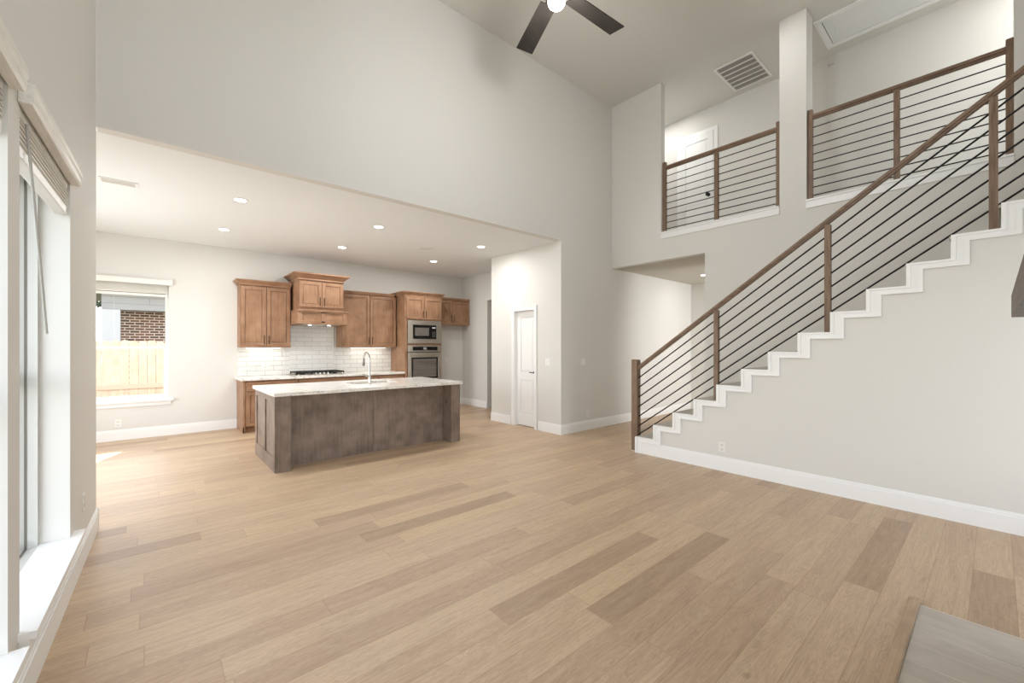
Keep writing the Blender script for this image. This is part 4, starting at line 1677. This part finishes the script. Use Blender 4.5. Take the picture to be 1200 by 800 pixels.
# ================================================================== OUTLETS AND SWITCHES
def wall_plate(kind, label, pos, n, u, group, gangs=1):
    """n: outward normal, u: horizontal direction along the wall"""
    n, u = Vector(n).normalized(), Vector(u).normalized()
    name = 'wall_outlet' if kind == 'outlet' else 'light_switch'
    t = thing(name, label, 'outlet' if kind == 'outlet' else 'switch', pos, group)
    zax = Vector((0, 0, 1))
    Mx = Matrix(((u.x, n.x, 0, pos[0]), (u.y, n.y, 0, pos[1]), (0, 0, 1, pos[2]), (0, 0, 0, 1)))
    w = 0.038 + 0.023 * (gangs - 1)
    pl = MB().box(-w, w, 0.0006, 0.006, -0.062, 0.062)
    pl.bm.transform(Mx)
    obj('plate', pl, M['plastic'], t, bevel=0.002)
    if kind == 'outlet':
        for zc in (-0.026, 0.026):
            s_ = MB().box(-0.017, 0.017, 0.0062, 0.0085, zc - 0.014, zc + 0.014)
            s_.bm.transform(Mx)
            so = obj('socket', s_, M['socket'], t)
    else:
        for g_ in range(gangs):
            xc = (g_ - (gangs - 1) / 2) * 0.046
            s_ = MB().box(xc - 0.017, xc + 0.017, 0.0062, 0.010, -0.034, 0.034)
            s_.bm.transform(Mx)
            obj('rocker', s_, M['door'], t)
    return t


GO = 'wall outlets'
wall_plate('outlet', 'white outlet low on the kitchen wall under the window', (-0.39, YK, 0.275), (0, -1, 0), (1, 0, 0), GO)
wall_plate('outlet', 'white outlet low on the wall under the stairs', (XS, 2.20, 0.29), (-1, 0, 0), (0, 1, 0), GO)
wall_plate('outlet', 'white double-width outlet on the backsplash left of the cooktop', (1.705, YK - 0.0115, 1.155), (0, -1, 0), (1, 0, 0), GO, 2)
wall_plate('outlet', 'white outlet low on the wall between pantry corner and stairs', (6.09, YH, 0.285), (0, -1, 0), (1, 0, 0), GO)
wall_plate('outlet', 'white outlet on the wall of the empty fridge space', (5.82, YK, 1.195), (0, -1, 0), (1, 0, 0), GO)
wall_plate('switch', 'white double switch between the pantry door and the wall corner', (XP, 5.225, 1.255), (-1, 0, 0), (0, 1, 0), 'light switches', 2)
wall_plate('switch', 'white switch on the long wall right of the pantry corner', (5.955, YH, 1.25), (0, -1, 0), (1, 0, 0), 'light switches', 2)
_p = LW_M @ Vector((0, -0.735, 0.42))
wall_plate('outlet', 'white outlet on the left wall between window and wall end', tuple(_p), tuple(_ldir), tuple(LW_M.to_3x3() @ Vector((0, 1, 0))), GO)

# ================================================================== FIREPLACE MANTEL AND HEARTH
mb = MB().box(1.42, 3.35, -0.2545, -0.052, 1.671, 1.789)
o = obj('mantel_shelf', mb, M['mantel'], bevel=0.005)
tag(o, 'dark rough-sawn wooden mantel beam at the right edge of the photo', 'mantel')

t = thing('hearth', 'grey plank-tile hearth set in the floor at the lower right corner', 'hearth', (2.4, 0.04, 0))
obj('bed', MB().box(1.36, 3.413, -0.2545, 0.289, 0.0005, 0.010), M['grout'], t)
xe = [3.409, 3.092, 2.768, 2.444, 2.12, 1.796, 1.364]
for k in range(6):
    x1, x0 = xe[k], xe[k + 1]
    tl = MB().box(x0 + 0.003, x1 - 0.003, -0.2535, 0.287, 0.0102, 0.0115)
    obj('tile', tl, M['hearth'], t)
nz = MB()
prof = [(0.290, 0.0005), (0.290, 0.016), (0.297, 0.024), (0.318, 0.025), (0.335, 0.018), (0.345, 0.006), (0.346, 0.0005)]
nz.prism(prof, 'X', 1.36, 3.462)
obj('wood_nosing', nz, M['nosing'], t)

# ================================================================== OUTSIDE THE KITCHEN WINDOW
t = thing('wooden_fence', 'pale cedar picket fence outside the kitchen window', 'fence', (0, 12.5, -0.13))
wp = 0.148
k = 0
x = -3.0
while x < 2.2:
    h = 1.655 + random.uniform(-0.012, 0.012)
    p = MB()
    x0, x1 = x + 0.003, x + wp - 0.003
    p.prism([(x0, -0.13), (x1, -0.13), (x1, h - 0.035), (x1 - 0.03, h), (x0 + 0.03, h), (x0, h - 0.035)], 'Y', 12.5, 12.518)
    obj('picket', p, M['fence'], t)
    x += wp
for z in (0.60, ):
    obj('fence_rail', MB().box(-3.0, 2.2, 12.458, 12.4995, z, z + 0.09), plain('fence_rail_wood', '#C6AF9B', 0.8), t)
obj('fence_rail', MB().box(-3.0, 2.2, 12.5185, 12.56, 1.35, 1.44), plain('fence_rail_back', '#C6AF9B', 0.8), t)

t = thing('neighbor_house', 'neighbouring brick house with covered porch seen through the kitchen window', 'house', (1.5, 18, -0.13))
obj('brick_wall', MB().box(-0.85, 6.0, 17.8, 18.0, -0.13, 2.7), M['housebrick'], t, origin=(0, 17.8, 0))
obj('porch_column', MB().box(-1.06, -0.66, 17.0, 17.4, -0.13, 2.62), M['houseTrim'], t)
obj('porch_beam', MB().box(-1.06, 6.0, 17.0, 17.5, 2.621, 3.15), M['siding'], t, origin=(0, 17, 2.62))
obj('porch_ceiling', MB().box(-1.06, 6.0, 17.501, 18.0, 2.70, 2.78), M['houseTrim'], t)
rf = MB().prism([(16.6, 3.151), (18.6, 3.9), (21, 3.9), (21, 3.151)], 'X', -1.5, 6.2)
obj('roof', rf, M['roof'], t)

t = thing('tree', 'dark leafy tree beyond the neighbouring porch', 'tree', (-2.6, 26, -0.13))
tr = MB().tube([(-2.4, 26, -0.13), (-2.35, 26, 1.6), (-2.4, 26.1, 2.9)], [0.16, 0.12, 0.07], 10)
obj('trunk', tr, M['mantel'], t)
lfm = MB()
rnd = random.Random(3)
for k in range(420):
    a, b_ = rnd.uniform(0, 2 * PI), rnd.uniform(-1, 1)
    rr = rnd.uniform(0.5, 1.0)
    c = Vector((-2.4 + 0.95 * rr * math.cos(a) * math.sqrt(1 - b_ * b_), 26 + 0.95 * rr * math.sin(a) * math.sqrt(1 - b_ * b_), 3.75 + 0.7 * rr * b_))
    q = [c + Vector((rnd.uniform(-.16, .16), rnd.uniform(-.16, .16), rnd.uniform(-.16, .16))) for _ in range(4)]
    vs = [lfm.bm.verts.new(v_) for v_ in q]
    lfm.bm.faces.new(vs[:3])
    lfm.bm.faces.new([vs[0], vs[2], vs[3]])
obj('foliage', lfm, M['leaf'], t)
